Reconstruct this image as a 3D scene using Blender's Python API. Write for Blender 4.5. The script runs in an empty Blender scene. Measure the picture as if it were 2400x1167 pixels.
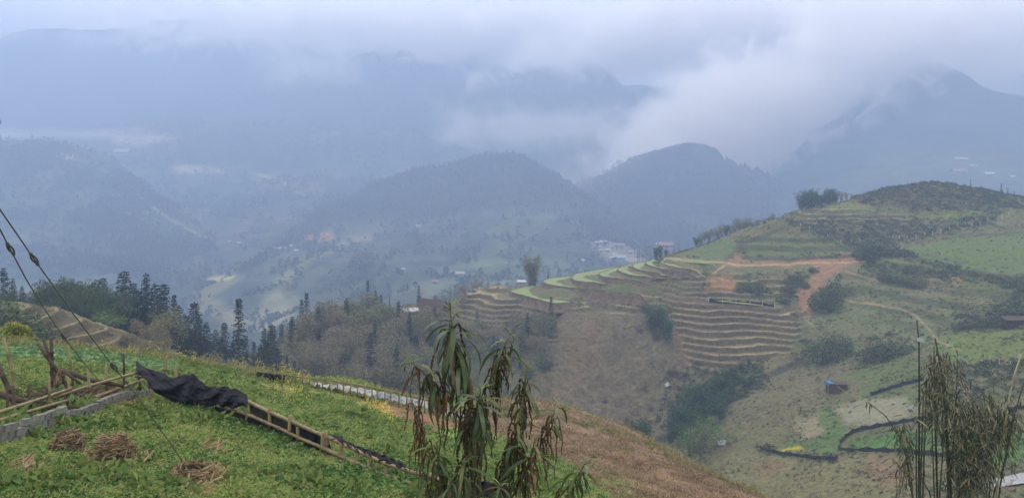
import bpy, bmesh, math, random
import numpy as np
from mathutils import Vector, Matrix, Euler
R = random.Random(7)
NR = np.random.RandomState(11)
PI = math.pi
sc = bpy.context.scene
COL = sc.collection
# ---------------------------------------------------------------- camera, sky, sun, exposure
F = 2078.0          # focal length in photograph pixels, horizon at row HZ
HZ = 330.0
cam_d = bpy.data.cameras.new('camera')
cam = bpy.data.objects.new('camera', cam_d)
COL.objects.link(cam)
cam.location = (0, 0, 0)
cam.rotation_euler = (PI / 2, 0, 0)
cam_d.sensor_width = 36
cam_d.lens = 36 * F / 2400
cam_d.shift_y = -(583.5 - HZ) / 2400
cam_d.clip_start = 0.1
cam_d.clip_end = 30000
sc.camera = cam
sc.render.resolution_x, sc.render.resolution_y = 1024, 497

SUN_EL, SUN_AZ = math.radians(48), math.radians(-20)      # azimuth from +Y towards +X
world = bpy.data.worlds.new('World')
sc.world = world
world.use_nodes = True
wn, wl = world.node_tree.nodes, world.node_tree.links
wn.clear()
w_out = wn.new('ShaderNodeOutputWorld')
sky = wn.new('ShaderNodeTexSky')
sky.sky_type = 'NISHITA'
sky.sun_disc = False
sky.sun_elevation = SUN_EL
sky.sun_rotation = SUN_AZ
w_bg = wn.new('ShaderNodeBackground')
w_bg.inputs['Strength'].default_value = 0.1
wl.new(sky.outputs['Color'], w_bg.inputs['Color'])
# the cloud deck: soft noise on a plane overhead, in the sky's own direction space
tc = wn.new('ShaderNodeTexCoord')
sep = wn.new('ShaderNodeSeparateXYZ')
wl.new(tc.outputs['Generated'], sep.inputs[0])
def wmath(op, a, b=None, clamp=False):
    n = wn.new('ShaderNodeMath'); n.operation = op; n.use_clamp = clamp
    for i, v in enumerate((a, b)):
        if v is None: continue
        if isinstance(v, (int, float)): n.inputs[i].default_value = v
        else: wl.new(v, n.inputs[i])
    return n.outputs[0]
zz = wmath('ADD', wmath('ABSOLUTE', sep.outputs['Z']), 0.22)
comb = wn.new('ShaderNodeCombineXYZ')
wl.new(wmath('ADD', wmath('DIVIDE', sep.outputs['X'], zz), 2.3), comb.inputs[0])
wl.new(wmath('DIVIDE', sep.outputs['Y'], zz), comb.inputs[1])
no = wn.new('ShaderNodeTexNoise')
no.inputs['Scale'].default_value = 1.1
no.inputs['Detail'].default_value = 5
no.inputs['Roughness'].default_value = 0.45
no.inputs['Distortion'].default_value = 0.3
wl.new(comb.outputs[0], no.inputs['Vector'])
wr = wn.new('ShaderNodeValToRGB')
wr.color_ramp.elements[0].position = 0.36
wr.color_ramp.elements[0].color = (0.82, 0.79, 0.80, 1)
wr.color_ramp.elements[1].position = 0.66
wr.color_ramp.elements[1].color = (1.36, 1.22, 1.02, 1)
wl.new(no.outputs['Fac'], wr.inputs[0])
w_cl = wn.new('ShaderNodeBackground')
wl.new(wr.outputs[0], w_cl.inputs['Color'])
# an overcast sky is brighter overhead than at the horizon
wl.new(wmath('ADD', wmath('MULTIPLY', wmath('MAXIMUM', sep.outputs['Z'], 0.0), 1.2), 2.1), w_cl.inputs['Strength'])
w_mix = wn.new('ShaderNodeMixShader')
w_mix.inputs[0].default_value = 0.92
wl.new(w_bg.outputs[0], w_mix.inputs[1])
wl.new(w_cl.outputs[0], w_mix.inputs[2])
wl.new(w_mix.outputs[0], w_out.inputs['Surface'])

sun_d = bpy.data.lights.new('sun', 'SUN')
sun_d.energy = 1.5
sun_d.angle = math.radians(14)
sun_d.color = (1.0, 0.95, 0.88)
sun = bpy.data.objects.new('sun', sun_d)
COL.objects.link(sun)
sd = Vector((math.sin(SUN_AZ) * math.cos(SUN_EL), math.cos(SUN_AZ) * math.cos(SUN_EL), math.sin(SUN_EL)))
sun.rotation_euler = sd.to_track_quat('Z', 'Y').to_euler()

sc.view_settings.view_transform = 'Standard'
sc.view_settings.look = 'None'
sc.view_settings.exposure = 0.12
sc.view_settings.gamma = 1.0
sc.view_settings.use_curve_mapping = False
cy = sc.cycles
cy.use_denoising = True
cy.max_bounces = 10
cy.diffuse_bounces = 2
cy.glossy_bounces = 1
cy.transmission_bounces = 2
cy.volume_bounces = 8
cy.transparent_max_bounces = 8
cy.volume_max_steps = 96
cy.use_fast_gi = False
cy.caustics_reflective = cy.caustics_refractive = False

# ---------------------------------------------------------------- small helpers
def P(px, py, Y):
    """the point Y metres out that the photograph shows at pixel (px, py)"""
    return np.array([(px - 1200) / F * Y, Y, (HZ - py) / F * Y])
def PZ(px, py, z):
    return P(px, py, z * F / (HZ - py))
def _h(ix, iy, s):
    n = (ix.astype(np.int64) * 374761393 + iy.astype(np.int64) * 668265263 + s * 1442695041) & 0x7fffffff
    n = ((n ^ (n >> 13)) * 1274126177) & 0x7fffffff
    return ((n ^ (n >> 16)) & 0xffffff) / float(0xffffff)
def noise2(x, y, s=0):
    x = np.asarray(x, float); y = np.asarray(y, float)
    ix = np.floor(x); iy = np.floor(y); fx = x - ix; fy = y - iy
    fx = fx * fx * fx * (fx * (fx * 6 - 15) + 10); fy = fy * fy * fy * (fy * (fy * 6 - 15) + 10)
    def g(dx, dy):
        a = _h(ix + dx, iy + dy, s) * 2 * PI
        return np.cos(a) * (x - ix - dx) + np.sin(a) * (y - iy - dy)
    return ((g(0, 0) * (1 - fx) + g(1, 0) * fx) * (1 - fy) + (g(0, 1) * (1 - fx) + g(1, 1) * fx) * fy) * 1.5
def fbm(x, y, sc_, oct_=4, s=0, gain=0.5):
    v = 0; a = 1.0; f = 1.0 / sc_
    for k in range(oct_):
        v = v + a * noise2(x * f + 17.3 * k, y * f - 9.1 * k, s + k); a *= gain; f *= 2.03
    return v
def ridged(x, y, sc_, oct_=4, s=0):
    v = 0; a = 1.0; f = 1.0 / sc_
    for k in range(oct_):
        v = v + a * (1 - 2 * np.abs(noise2(x * f + 5.3 * k, y * f + 3.1 * k, s + k))); a *= 0.5; f *= 2.1
    return v
def smooth(a, b, x):
    t = np.clip((x - a) / (b - a), 0, 1); return t * t * (3 - 2 * t)

class TPS:
    """thin plate surface through surveyed points"""
    def __init__(self, pts, lam=0.0, scale=100.0):
        pts = np.array(pts, float); self.s = scale
        self.p = pts[:, :2] / scale; z = pts[:, 2]; n = len(z)
        d = self.k(self.p[:, None] - self.p[None]) + lam * np.eye(n)
        Q = np.c_[np.ones(n), self.p]
        A = np.block([[d, Q], [Q.T, np.zeros((3, 3))]])
        s = np.linalg.solve(A, np.r_[z, 0, 0, 0]); self.w, self.c = s[:n], s[n:]
    @staticmethod
    def k(d):
        r2 = (d ** 2).sum(-1) + 1e-4; return 0.5 * r2 * np.log(r2)
    def __call__(self, x, y):
        sh = np.shape(x); q = np.c_[np.ravel(x), np.ravel(y)] / self.s; o = np.empty(len(q))
        for i in range(0, len(q), 20000):
            b = q[i:i + 20000]
            o[i:i + 20000] = self.k(b[:, None] - self.p[None]) @ self.w + self.c[0] + b @ self.c[1:]
        return o.reshape(sh)

def poly_mask(px, py, poly, feather):
    """soft mask of a field's outline"""
    poly = np.array(poly, float); inside = np.zeros(px.shape, bool); d2 = np.full(px.shape, 1e18)
    n = len(poly)
    for i in range(n):
        ax, ay = poly[i]; bx, by = poly[(i + 1) % n]
        c = ((ay > py) != (by > py)) & (px < (bx - ax) * (py - ay) / (by - ay + 1e-12) + ax)
        inside ^= c
        ex, ey = bx - ax, by - ay
        t = np.clip(((px - ax) * ex + (py - ay) * ey) / (ex * ex + ey * ey + 1e-9), 0, 1)
        d2 = np.minimum(d2, (px - ax - t * ex) ** 2 + (py - ay - t * ey) ** 2)
    d = np.sqrt(d2) * np.where(inside, 1, -1)
    return smooth(-feather, feather, d)
def line_mask(px, py, pts, width, feather):
    d2 = np.full(px.shape, 1e18)
    for (ax, ay), (bx, by) in zip(pts[:-1], pts[1:]):
        ex, ey = bx - ax, by - ay
        t = np.clip(((px - ax) * ex + (py - ay) * ey) / (ex * ex + ey * ey + 1e-9), 0, 1)
        d2 = np.minimum(d2, (px - ax - t * ex) ** 2 + (py - ay - t * ey) ** 2)
    return 1 - smooth(width / 2 - feather, width / 2 + feather, np.sqrt(d2))

def srgb(r, g, b):
    f = lambda c: (c / 12.92 if c <= 0.04045 else ((c + 0.055) / 1.055) ** 2.4)
    return np.array([f(r / 255), f(g / 255), f(b / 255)])

# ---- materials
MATS = {}
def mat(name, col=(0.5, 0.5, 0.5), rough=0.85, var=0.25, scale=3.0, bump=0.0, bscale=20.0, attr=False, spec=0.2,
        trans=0.0, coord='Object', var2=0.0, stretch=None, sat=1.0):
    if name in MATS: return MATS[name]
    m = bpy.data.materials.new(name); m.use_nodes = True
    nt = m.node_tree; N, L = nt.nodes, nt.links; b = N['Principled BSDF']
    b.inputs['Roughness'].default_value = rough
    b.inputs['Specular IOR Level'].default_value = spec
    t = N.new('ShaderNodeTexCoord'); vec = t.outputs[coord]
    if stretch:
        mp = N.new('ShaderNodeMapping'); mp.inputs['Scale'].default_value = stretch
        L.new(vec, mp.inputs[0]); vec = mp.outputs[0]
    if attr:
        a = N.new('ShaderNodeVertexColor'); a.layer_name = 'Col'; base = a.outputs[0]
    else:
        rgb = N.new('ShaderNodeRGB'); rgb.outputs[0].default_value = (*col, 1); base = rgb.outputs[0]
    n1 = N.new('ShaderNodeTexNoise'); n1.inputs['Scale'].default_value = scale
    n1.inputs['Detail'].default_value = 8; n1.inputs['Roughness'].default_value = 0.65
    L.new(vec, n1.inputs['Vector'])
    mr = N.new('ShaderNodeMapRange'); mr.inputs['From Min'].default_value = 0.3; mr.inputs['From Max'].default_value = 0.7
    mr.inputs['To Min'].default_value = 1 - var; mr.inputs['To Max'].default_value = 1 + var
    L.new(n1.outputs['Fac'], mr.inputs['Value'])
    hs = N.new('ShaderNodeHueSaturation'); hs.inputs['Saturation'].default_value = sat
    L.new(base, hs.inputs['Color']); L.new(mr.outputs[0], hs.inputs['Value'])
    col_out = hs.outputs[0]
    if var2 > 0:       # hue drift per piece
        oi = N.new('ShaderNodeObjectInfo')
        m2 = N.new('ShaderNodeMapRange'); m2.inputs['To Min'].default_value = 1 - var2; m2.inputs['To Max'].default_value = 1 + var2
        L.new(oi.outputs['Random'], m2.inputs['Value'])
        h2 = N.new('ShaderNodeHueSaturation'); L.new(m2.outputs[0], h2.inputs['Value'])
        m3 = N.new('ShaderNodeMapRange'); m3.inputs['To Min'].default_value = 0.5 - var2 * 0.08; m3.inputs['To Max'].default_value = 0.5 + var2 * 0.08
        ws = N.new('ShaderNodeMath'); ws.operation = 'FRACT'; wm = N.new('ShaderNodeMath'); wm.operation = 'MULTIPLY'
        wm.inputs[1].default_value = 7.31; L.new(oi.outputs['Random'], wm.inputs[0]); L.new(wm.outputs[0], ws.inputs[0])
        L.new(ws.outputs[0], m3.inputs['Value']); L.new(m3.outputs[0], h2.inputs['Hue'])
        L.new(col_out, h2.inputs['Color']); col_out = h2.outputs[0]
    L.new(col_out, b.inputs['Base Color'])
    if bump > 0:
        n2 = N.new('ShaderNodeTexNoise'); n2.inputs['Scale'].default_value = bscale
        n2.inputs['Detail'].default_value = 6; n2.inputs['Roughness'].default_value = 0.6
        L.new(vec, n2.inputs['Vector'])
        bp = N.new('ShaderNodeBump'); bp.inputs['Strength'].default_value = 1.0; bp.inputs['Distance'].default_value = bump
        L.new(n2.outputs['Fac'], bp.inputs['Height']); L.new(bp.outputs[0], b.inputs['Normal'])
    if trans > 0:
        tr = N.new('ShaderNodeBsdfTranslucent'); L.new(col_out, tr.inputs['Color'])
        mx = N.new('ShaderNodeMixShader'); mx.inputs[0].default_value = trans
        L.new(b.outputs[0], mx.inputs[1]); L.new(tr.outputs[0], mx.inputs[2])
        L.new(mx.outputs[0], N['Material Output'].inputs['Surface'])
    MATS[name] = m; return m

# ---- object helpers
def mesh(name, verts, faces, m=None, smooth_=False, cols=None):
    me = bpy.data.meshes.new(name)
    verts = np.asarray(verts, dtype=np.float32)
    if isinstance(faces, np.ndarray):
        k = faces.shape[1]
        me.vertices.add(len(verts)); me.vertices.foreach_set('co', verts.ravel())
        me.loops.add(faces.size); me.loops.foreach_set('vertex_index', faces.astype(np.int32).ravel())
        me.polygons.add(len(faces)); me.polygons.foreach_set('loop_start', np.arange(0, faces.size, k, dtype=np.int32))
        me.update(calc_edges=True)
    else:
        me.from_pydata([tuple(map(float, v)) for v in verts], [], faces); me.update()
    if m is not None:
        for q in (m if isinstance(m, (list, tuple)) else [m]): me.materials.append(q)
    if smooth_: me.polygons.foreach_set('use_smooth', np.ones(len(me.polygons), bool))
    if cols is not None:
        ca = me.color_attributes.new('Col', 'FLOAT_COLOR', 'POINT')
        ca.data.foreach_set('color', np.c_[cols, np.ones(len(cols))].astype(np.float32).ravel())
    return me
def link(name, data, parent=None, loc=None):
    o = bpy.data.objects.new(name, data); COL.objects.link(o)
    if parent is not None: o.parent = parent
    if loc is not None: o.location = loc
    return o
def tag(o, label=None, cat=None, group=None, kind=None):
    if label: o['label'] = label
    if cat: o['category'] = cat
    if group: o['group'] = group
    if kind: o['kind'] = kind
    return o
def empty(name, loc, label, cat, group=None, rz=0.0, scale=1.0):
    o = bpy.data.objects.new(name, None); COL.objects.link(o); o.location = loc
    o.rotation_euler = (0, 0, rz); o.scale = (scale,) * 3; o.empty_display_size = 0.2
    return tag(o, label, cat, group)
def copy_tree(o, parent=None):
    c = o.copy(); COL.objects.link(c); c.parent = parent
    for ch in list(o.children):
        copy_tree(ch, c)
    return c

class MB:
    """collects shapes into one mesh"""
    def __init__(s): s.v = []; s.f = []; s.mi = []
    def add(s, vs, fs, mi=0):
        o = len(s.v); s.v.extend([tuple(map(float, q)) for q in vs]); s.f.extend([tuple(i + o for i in q) for q in fs]); s.mi.extend([mi] * len(fs))
    def box(s, c, h, rot=None, mi=0, jit=0.0):
        vs = []
        for dx in (-1, 1):
            for dy in (-1, 1):
                for dz in (-1, 1):
                    v = Vector((dx * h[0], dy * h[1], dz * h[2]))
                    if jit: v += Vector((R.uniform(-jit, jit), R.uniform(-jit, jit), R.uniform(-jit, jit)))
                    if rot is not None: v = rot @ v
                    vs.append(v + Vector(c))
        s.add(vs, [(0, 1, 3, 2), (4, 6, 7, 5), (0, 4, 5, 1), (2, 3, 7, 6), (0, 2, 6, 4), (1, 5, 7, 3)], mi)
    def tube(s, pts, rad, n=6, mi=0, cap=True):
        pts = [Vector(p) for p in pts]; k = len(pts)
        if not hasattr(rad, '__len__'): rad = [rad] * k
        vs = []; up = Vector((0.13, 0.21, 1)).normalized()
        for i, p in enumerate(pts):
            t = (pts[min(i + 1, k - 1)] - pts[max(i - 1, 0)])
            t = t.normalized() if t.length > 1e-9 else Vector((0, 0, 1))
            a = t.cross(up)
            if a.length < 0.1: a = t.cross(Vector((1, 0, 0)))
            a.normalize(); b = t.cross(a)
            for j in range(n):
                th = 2 * PI * j / n; vs.append(p + (a * math.cos(th) + b * math.sin(th)) * rad[i])
        fs = []
        for i in range(k - 1):
            for j in range(n):
                fs.append((i * n + j, i * n + (j + 1) % n, (i + 1) * n + (j + 1) % n, (i + 1) * n + j))
        if cap:
            fs.append(tuple(range(n - 1, -1, -1))); fs.append(tuple((k - 1) * n + j for j in range(n)))
        s.add(vs, fs, mi)
    def mesh(s, name, m, smooth_=False):
        me = mesh(name, np.array(s.v), s.f, m, smooth_)
        if isinstance(m, (list, tuple)) and len(m) > 1: me.polygons.foreach_set('material_index', s.mi)
        return me
    def obj(s, name, m, parent=None, smooth_=False):
        return link(name, s.mesh(name, m, smooth_), parent)

# scatter: one object whose geometry nodes set small pieces on surveyed points (ground cover nobody could count)
def scatter(name, pts, protos, scales, label=None, rz=None, tilt=None, kind='stuff', cols=None):
    n = len(pts); k = len(protos)
    which = NR.randint(0, k, n)
    if rz is None: rz = NR.uniform(0, 2 * PI, n)
    rot = np.zeros((n, 3)); rot[:, 2] = rz
    if tilt: rot[:, 0] = NR.normal(0, tilt, n); rot[:, 1] = NR.normal(0, tilt, n)
    me = bpy.data.meshes.new(name); me.vertices.add(n)
    me.vertices.foreach_set('co', np.asarray(pts, np.float32).ravel())
    a = me.attributes.new('rot', 'FLOAT_VECTOR', 'POINT'); a.data.foreach_set('vector', rot.astype(np.float32).ravel())
    a = me.attributes.new('scl', 'FLOAT', 'POINT'); a.data.foreach_set('value', np.asarray(scales, np.float32))
    a = me.attributes.new('which', 'INT', 'POINT'); a.data.foreach_set('value', which.astype(np.int32))
    ng = bpy.data.node_groups.new(name + '_nodes', 'GeometryNodeTree')
    ng.interface.new_socket('Geometry', in_out='INPUT', socket_type='NodeSocketGeometry')
    ng.interface.new_socket('Geometry', in_out='OUTPUT', socket_type='NodeSocketGeometry')
    N, L = ng.nodes, ng.links
    gi, go = N.new('NodeGroupInput'), N.new('NodeGroupOutput'); jn = N.new('GeometryNodeJoinGeometry')
    def att(nm, ty):
        q = N.new('GeometryNodeInputNamedAttribute'); q.data_type = ty; q.inputs['Name'].default_value = nm; return q.outputs[0]
    for i, pr in enumerate(protos):
        oi = N.new('GeometryNodeObjectInfo'); oi.inputs['Object'].default_value = pr
        ip = N.new('GeometryNodeInstanceOnPoints'); cmp_ = N.new('FunctionNodeCompare'); cmp_.data_type = 'INT'; cmp_.operation = 'EQUAL'
        for s_ in cmp_.inputs:
            if s_.identifier == 'A_INT': L.new(att('which', 'INT'), s_)
            if s_.identifier == 'B_INT': s_.default_value = i
        L.new(gi.outputs[0], ip.inputs['Points']); L.new(cmp_.outputs[0], ip.inputs['Selection'])
        L.new(oi.outputs['Geometry'], ip.inputs['Instance'])
        L.new(att('rot', 'FLOAT_VECTOR'), ip.inputs['Rotation']); L.new(att('scl', 'FLOAT'), ip.inputs['Scale'])
        L.new(ip.outputs[0], jn.inputs[0])
    L.new(jn.outputs[0], go.inputs[0])
    o = link(name, me); md = o.modifiers.new('scatter', 'NODES'); md.node_group = ng
    return tag(o, label=label, kind=kind)
def proto(name, me):
    return bpy.data.objects.new(name, me)      # never linked: only a source shape for scatter()
# ---------------------------------------------------------------- the ground, layer by layer
def grid(name, hf, colf, px0, px1, nu, ys, m, smooth_=True, kind='structure', label=None):
    u = (np.linspace(px0, px1, nu) - 1200) / F
    Y, U = np.meshgrid(ys, u, indexing='ij'); X = U * Y
    Z = np.clip(hf(X, Y), -333, 440)
    c = colf(X.ravel(), Y.ravel(), Z.ravel())
    i = np.arange(len(ys) * nu).reshape(len(ys), nu)
    f = np.stack([i[:-1, :-1], i[:-1, 1:], i[1:, 1:], i[1:, :-1]], -1).reshape(-1, 4)
    me = mesh(name, np.c_[X.ravel(), Y.ravel(), Z.ravel()], f, m, smooth_, c)
    return tag(link(name, me), kind=kind, label=label)
def proj(x, y, z):
    return 1200 + F * x / y, HZ - F * z / y
def paint(c, m, col):
    c[:] = c * (1 - m[:, None]) + np.asarray(col)[None] * m[:, None]
def geom(a, b, n): return np.exp(np.linspace(math.log(a), math.log(b), n))

# near vegetable slope
FG = [(0,1167,9.5),(-200,1167,9.5),(600,1167,10),(265,1080,12.5),(0,1010,15.5),(340,930,21),(150,975,17.5),(600,1000,16),(480,965,18.5),(960,1140,11.5),(780,1065,13.7),
      (0,840,30),(-200,830,30),(0,806,39),(330,836,38),(500,860,41),(180,822,39),(600,882,47),(500,900,30),(600,940,25),(700,980,22),(700,930,38),
      (960,960,47),(700,898,56),(1080,985,54),(930,930,57),(900,1040,25),(1080,1020,34),(1150,1160,11.5),(1180,1100,24),
      (1300,972,74),(1400,1100,40),(1600,1083,60),(1500,1035,66),(1800,1168,46),(1400,1005,70),(1250,1060,36),(1500,1167,30),(1300,1167,20),
      (1900,1230,40),(1200,962,74)]
pts = [tuple(P(*q)) for q in FG] + [(0, 3, -3.3), (-4, 3, -3.2), (4, 5, -4.2), (6.5, 12, -7.0), (9, 22, -11.5)]
# past the brow the ground falls away
for px, py, Y in [(0,806,39),(330,836,38),(180,822,39),(500,860,41),(600,882,47),(700,895,58),(930,930,61),(1080,965,66),(1250,962,78),(1400,1005,74),(1600,1083,64),(1800,1168,50),(-200,800,40),(1950,1250,44)]:
    p = P(px, py, Y); k = 1.35
    pts.append((p[0] * k, p[1] * k, p[2] * k - 4.5 - 0.05 * Y))
    k = 2.2
    pts.append((p[0] * k, p[1] * k, p[2] * k - 16))
fg_t = TPS(pts, lam=0.002, scale=30)
def fg_h(x, y):
    z = fg_t(x, y)
    a = smooth(8, 30, y)
    # low hand-dug beds running across the slope
    return z + 0.05 * fbm(x, y, 1.6, 4, 3) + 0.10 * (0.4 + a) * fbm(x, y, 6, 3, 9)
G1, G2, G3 = srgb(98,114,60), srgb(82,102,52), srgb(118,120,76)
SOIL, DRY = srgb(108,80,62), srgb(124,112,84)
def fg_c(x, y, z):
    px, py = proj(x, y, z)
    wx = px + 30 * fbm(x, y, 3, 3, 41); wy = py + 14 * fbm(x, y, 3, 3, 57)
    c = np.tile(G1, (len(x), 1))
    paint(c, smooth(-.3, .5, fbm(x, y, 2.5, 4, 21)), G2)
    paint(c, 0.7 * smooth(.1, .6, fbm(x, y, 4.0, 4, 31)), G3)
    # upper green field past the fence, yellowed towards the brow
    paint(c, 0.6 * poly_mask(wx, wy, [(380,840),(600,870),(960,960),(1000,1060),(700,985),(560,930),(340,880)], 14), srgb(104,116,58))
    paint(c, 0.5 * poly_mask(wx, wy, [(600,880),(720,905),(900,960),(930,1010),(820,1000),(690,930)], 12), srgb(128,120,70))
    # bare soil
    for pl, k in [([(610,895),(660,900),(730,925),(720,940),(660,930),(625,915)], .9), ([(830,930),(960,950),(1085,990),(1090,1030),(1020,1025),(880,965)], .95),
                  ([(600,928),(640,935),(655,955),(620,950)], .8), ([(220,930),(340,910),(365,925),(330,950),(270,960)], .9), ([(780,975),(850,985),(880,1000),(800,995)], .7),
                  ([(190,1080),(225,1078),(350,1085),(340,1100),(200,1098)], .55), ([(405,1125),(480,1118),(520,1135),(500,1165),(430,1165)], .9), ([(-50,1125),(30,1122),(20,1145),(-50,1150)], .7),
                  ([(480,1030),(530,1040),(520,1065),(495,1055)], .5), ([(130,1045),(190,1042),(185,1070),(135,1068)], .4)]:
        paint(c, k * poly_mask(wx, wy, pl, 7), SOIL)
    # the dug field running down to the right
    fld = poly_mask(px + 8 * fbm(x, y, 5, 3, 5), py + 8 * fbm(x, y, 5, 3, 6), [(1100,930),(1300,940),(1900,1180),(2200,1400),(1500,1260),(1340,1110),(1230,1045),(1120,1010),(1090,985)], 8)
    paint(c, fld, srgb(92,76,62))
    paint(c, fld * 0.6 * smooth(-.1, .5, fbm(x, y, 3.5, 4, 81)), srgb(122,102,80))
    paint(c, fld * 0.5 * smooth(.0, .5, fbm(x * .5, y * 1.6, 5, 4, 91)), srgb(90,64,52))
    for q in [(1485,1082,22,7),(1560,1072,16,4),(1640,1112,20,8),(1590,1110,18,5),(1665,1150,16,6),(1735,1135,26,6),(1420,1108,24,8),(1350,1060,14,5),(1470,1160,20,8)]:
        d = ((wx - q[0]) / q[2]) ** 2 + ((wy - q[1]) / q[3]) ** 2
        paint(c, fld * .85 * (1 - smooth(.5, 1.5, d)), srgb(66,44,44))
    paint(c, 0.8 * poly_mask(wx, wy, [(1250,1075),(1340,1085),(1440,1115),(1560,1200),(1200,1200),(1180,1120)], 10), srgb(80,104,48))
    paint(c, 0.9 * poly_mask(wx, wy, [(1020,1010),(1090,1000),(1190,1040),(1230,1080),(1090,1090),(1030,1050)], 10), srgb(88,118,50))
    return c
m_fg = mat('field_earth', attr=True, var=0.45, scale=5.0, bump=0.05, bscale=9, rough=0.95, spec=0.1, coord='Object')
vegetable_slope = grid('vegetable_slope', fg_h, fg_c, -350, 2150, 560, geom(2.5, 150, 460), m_fg)

# ---- terrace lips traced at their own levels: (level, riser height, tread width, tread, riser, lip, [(px, py)...])
GR, BR = 'green', 'brown'
LIPS = [
 (-48.8, 1.6, 17, 'bright', [(1247,669),(1205,678),(1193,684),(1223,691),(1266,703),(1294,711),(1328,710),(1365,706)]),
 (-46.4, 2.6, 16, 'green', [(1337,648),(1303,649.5),(1278,654),(1270.6,660),(1278,665),(1312,671),(1358,676),(1420,682),(1482,688),(1528,693)]),
 (-44.8, 1.8, 13, 'green', [(1451,625),(1389,634),(1346,642),(1338,652.6),(1346,657),(1377,662),(1420,659)]),
 (-43.7, 1.4, 12, 'green', [(1488,615.6),(1451,626),(1414,635.6),(1400,642),(1411,648),(1451,652.6),(1497,658.8),(1519,657)]),
 (-42.7, 1.3, 12, 'green', [(1513,614),(1482,620),(1451,628),(1446,632.5),(1457,638.7),(1482,646),(1513,648),(1540,646)]),
 (-41.7, 1.3, 12, 'green', [(1513,613),(1485,618.7),(1480,623),(1488,629.5),(1513,635.6),(1543,640),(1568,638.7)]),
 (-40.9, 1.3, 12, 'green', [(1530,609),(1513,614),(1512,617),(1522,623),(1550,629.5),(1587,635.6),(1633,642)]),
 (-40.0, 1.2, 10, 'olive', [(1556,608),(1550,614),(1559,618.7),(1590,626),(1621,629.5),(1650,632.5)]),
 (-38.9, 1.0, 10, 'olive', [(1574,608.5),(1621,609),(1676,614)]),
 (-48.9, 1.4, 16, 'tan', [(1110,671),(1136,676),(1155,682),(1173,691),(1192,692.7)]),
 (-50.0, 1.5, 8, 'tan', [(1105,680),(1121,688),(1146,697),(1183,703.5),(1226,702)]),
 (-51.2, 1.5, 7, 'tan', [(1095,692),(1109,700),(1127,709.7),(1173,717.4),(1235,719)]),
 (-52.5, 1.6, 7, 'tan', [(1085,704),(1099,712.8),(1127,722),(1180,729.7),(1226,731),(1287.5,745)]),
 (-54.5, 2.2, 8, 'brown', [(1085,733),(1096,737),(1152,745),(1215,744),(1275,753)]),
 (-57.0, 2.4, 8, 'brown', [(1080,756),(1090,759),(1149,767),(1198,770),(1266,774)]),
 (-58.6, 1.8, 7, 'tan', [(1090,785),(1112,787),(1152,784),(1223,781),(1266,790)]),
 (-49.2, 1.4, 6, 'brown', [(1361,703.5),(1398,700),(1435,706.6),(1475,707),(1513,711)]),
 (-47.5, 1.6, 7, 'olive', [(1654,701),(1690,702),(1723,705),(1770,708),(1813,713)]),
 (-49.0, 1.5, 7, 'tan', [(1540,699),(1560,705),(1590,713),(1621,719),(1664,719.5),(1710,721),(1754,723),(1795,728.5),(1865,733.7)]),
 (-52.3, 1.6, 6, 'tan', [(1570,748),(1600,753),(1664,757),(1710,757),(1754,755.5),(1795,751.7)]),
 (-53.8, 1.6, 6, 'tan', [(1585,767),(1600,771),(1651,776),(1690,776),(1723,775),(1759,780)]),
 (-55.2, 1.5, 5, 'tan', [(1598,784),(1610,789),(1664,795),(1716,793),(1775,791.5)]),
 (-56.4, 1.4, 5, 'tan', [(1610,801),(1623,805.6),(1664,809.5),(1728,811),(1775,809.5)]),
 (-57.5, 1.4, 5, 'tan', [(1615,815),(1626,818.5),(1677,826),(1741,827.5)]),
 (-58.8, 1.6, 5, 'tan', [(1618,831),(1623,834),(1677,841.6),(1712,844)]),
 (-27.6, 0.9, 5, 'olive', [(1840,508),(1854,503),(1908,493.5),(1977,499),(2004,503)]),
 (-29.2, 0.9, 5, 'brown', [(1846,515),(1860,513),(1915,509.7),(2011,513)]),
 (-30.6, 0.9, 4, 'olive', [(1860,523),(1902,520),(1994,523),(2114,521)]),
 (-24.75, 0.8, 5, 'tan', [(60,764),(86,759),(113,748.5),(147,738)]),
 (-25.15, 0.8, 5, 'tan', [(70,770),(92.5,765.6),(137,757),(171,745)]),
 (-25.45, 0.8, 5, 'tan', [(100,774),(127,769),(164.5,764),(190,752),(206,745)]),
 (-26.0, 0.9, 5, 'tan', [(70,794),(86,790),(151,781),(206,771),(236.5,755)]),
 (-26.5, 0.9, 5, 'tan', [(50,806),(68.5,803),(144,800),(206,793),(247,779),(274,769)]),
 (-27.1, 0.9, 5, 'tan', [(120,816),(180,812),(240,802),(285,786),(310,777)]),
]
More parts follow.
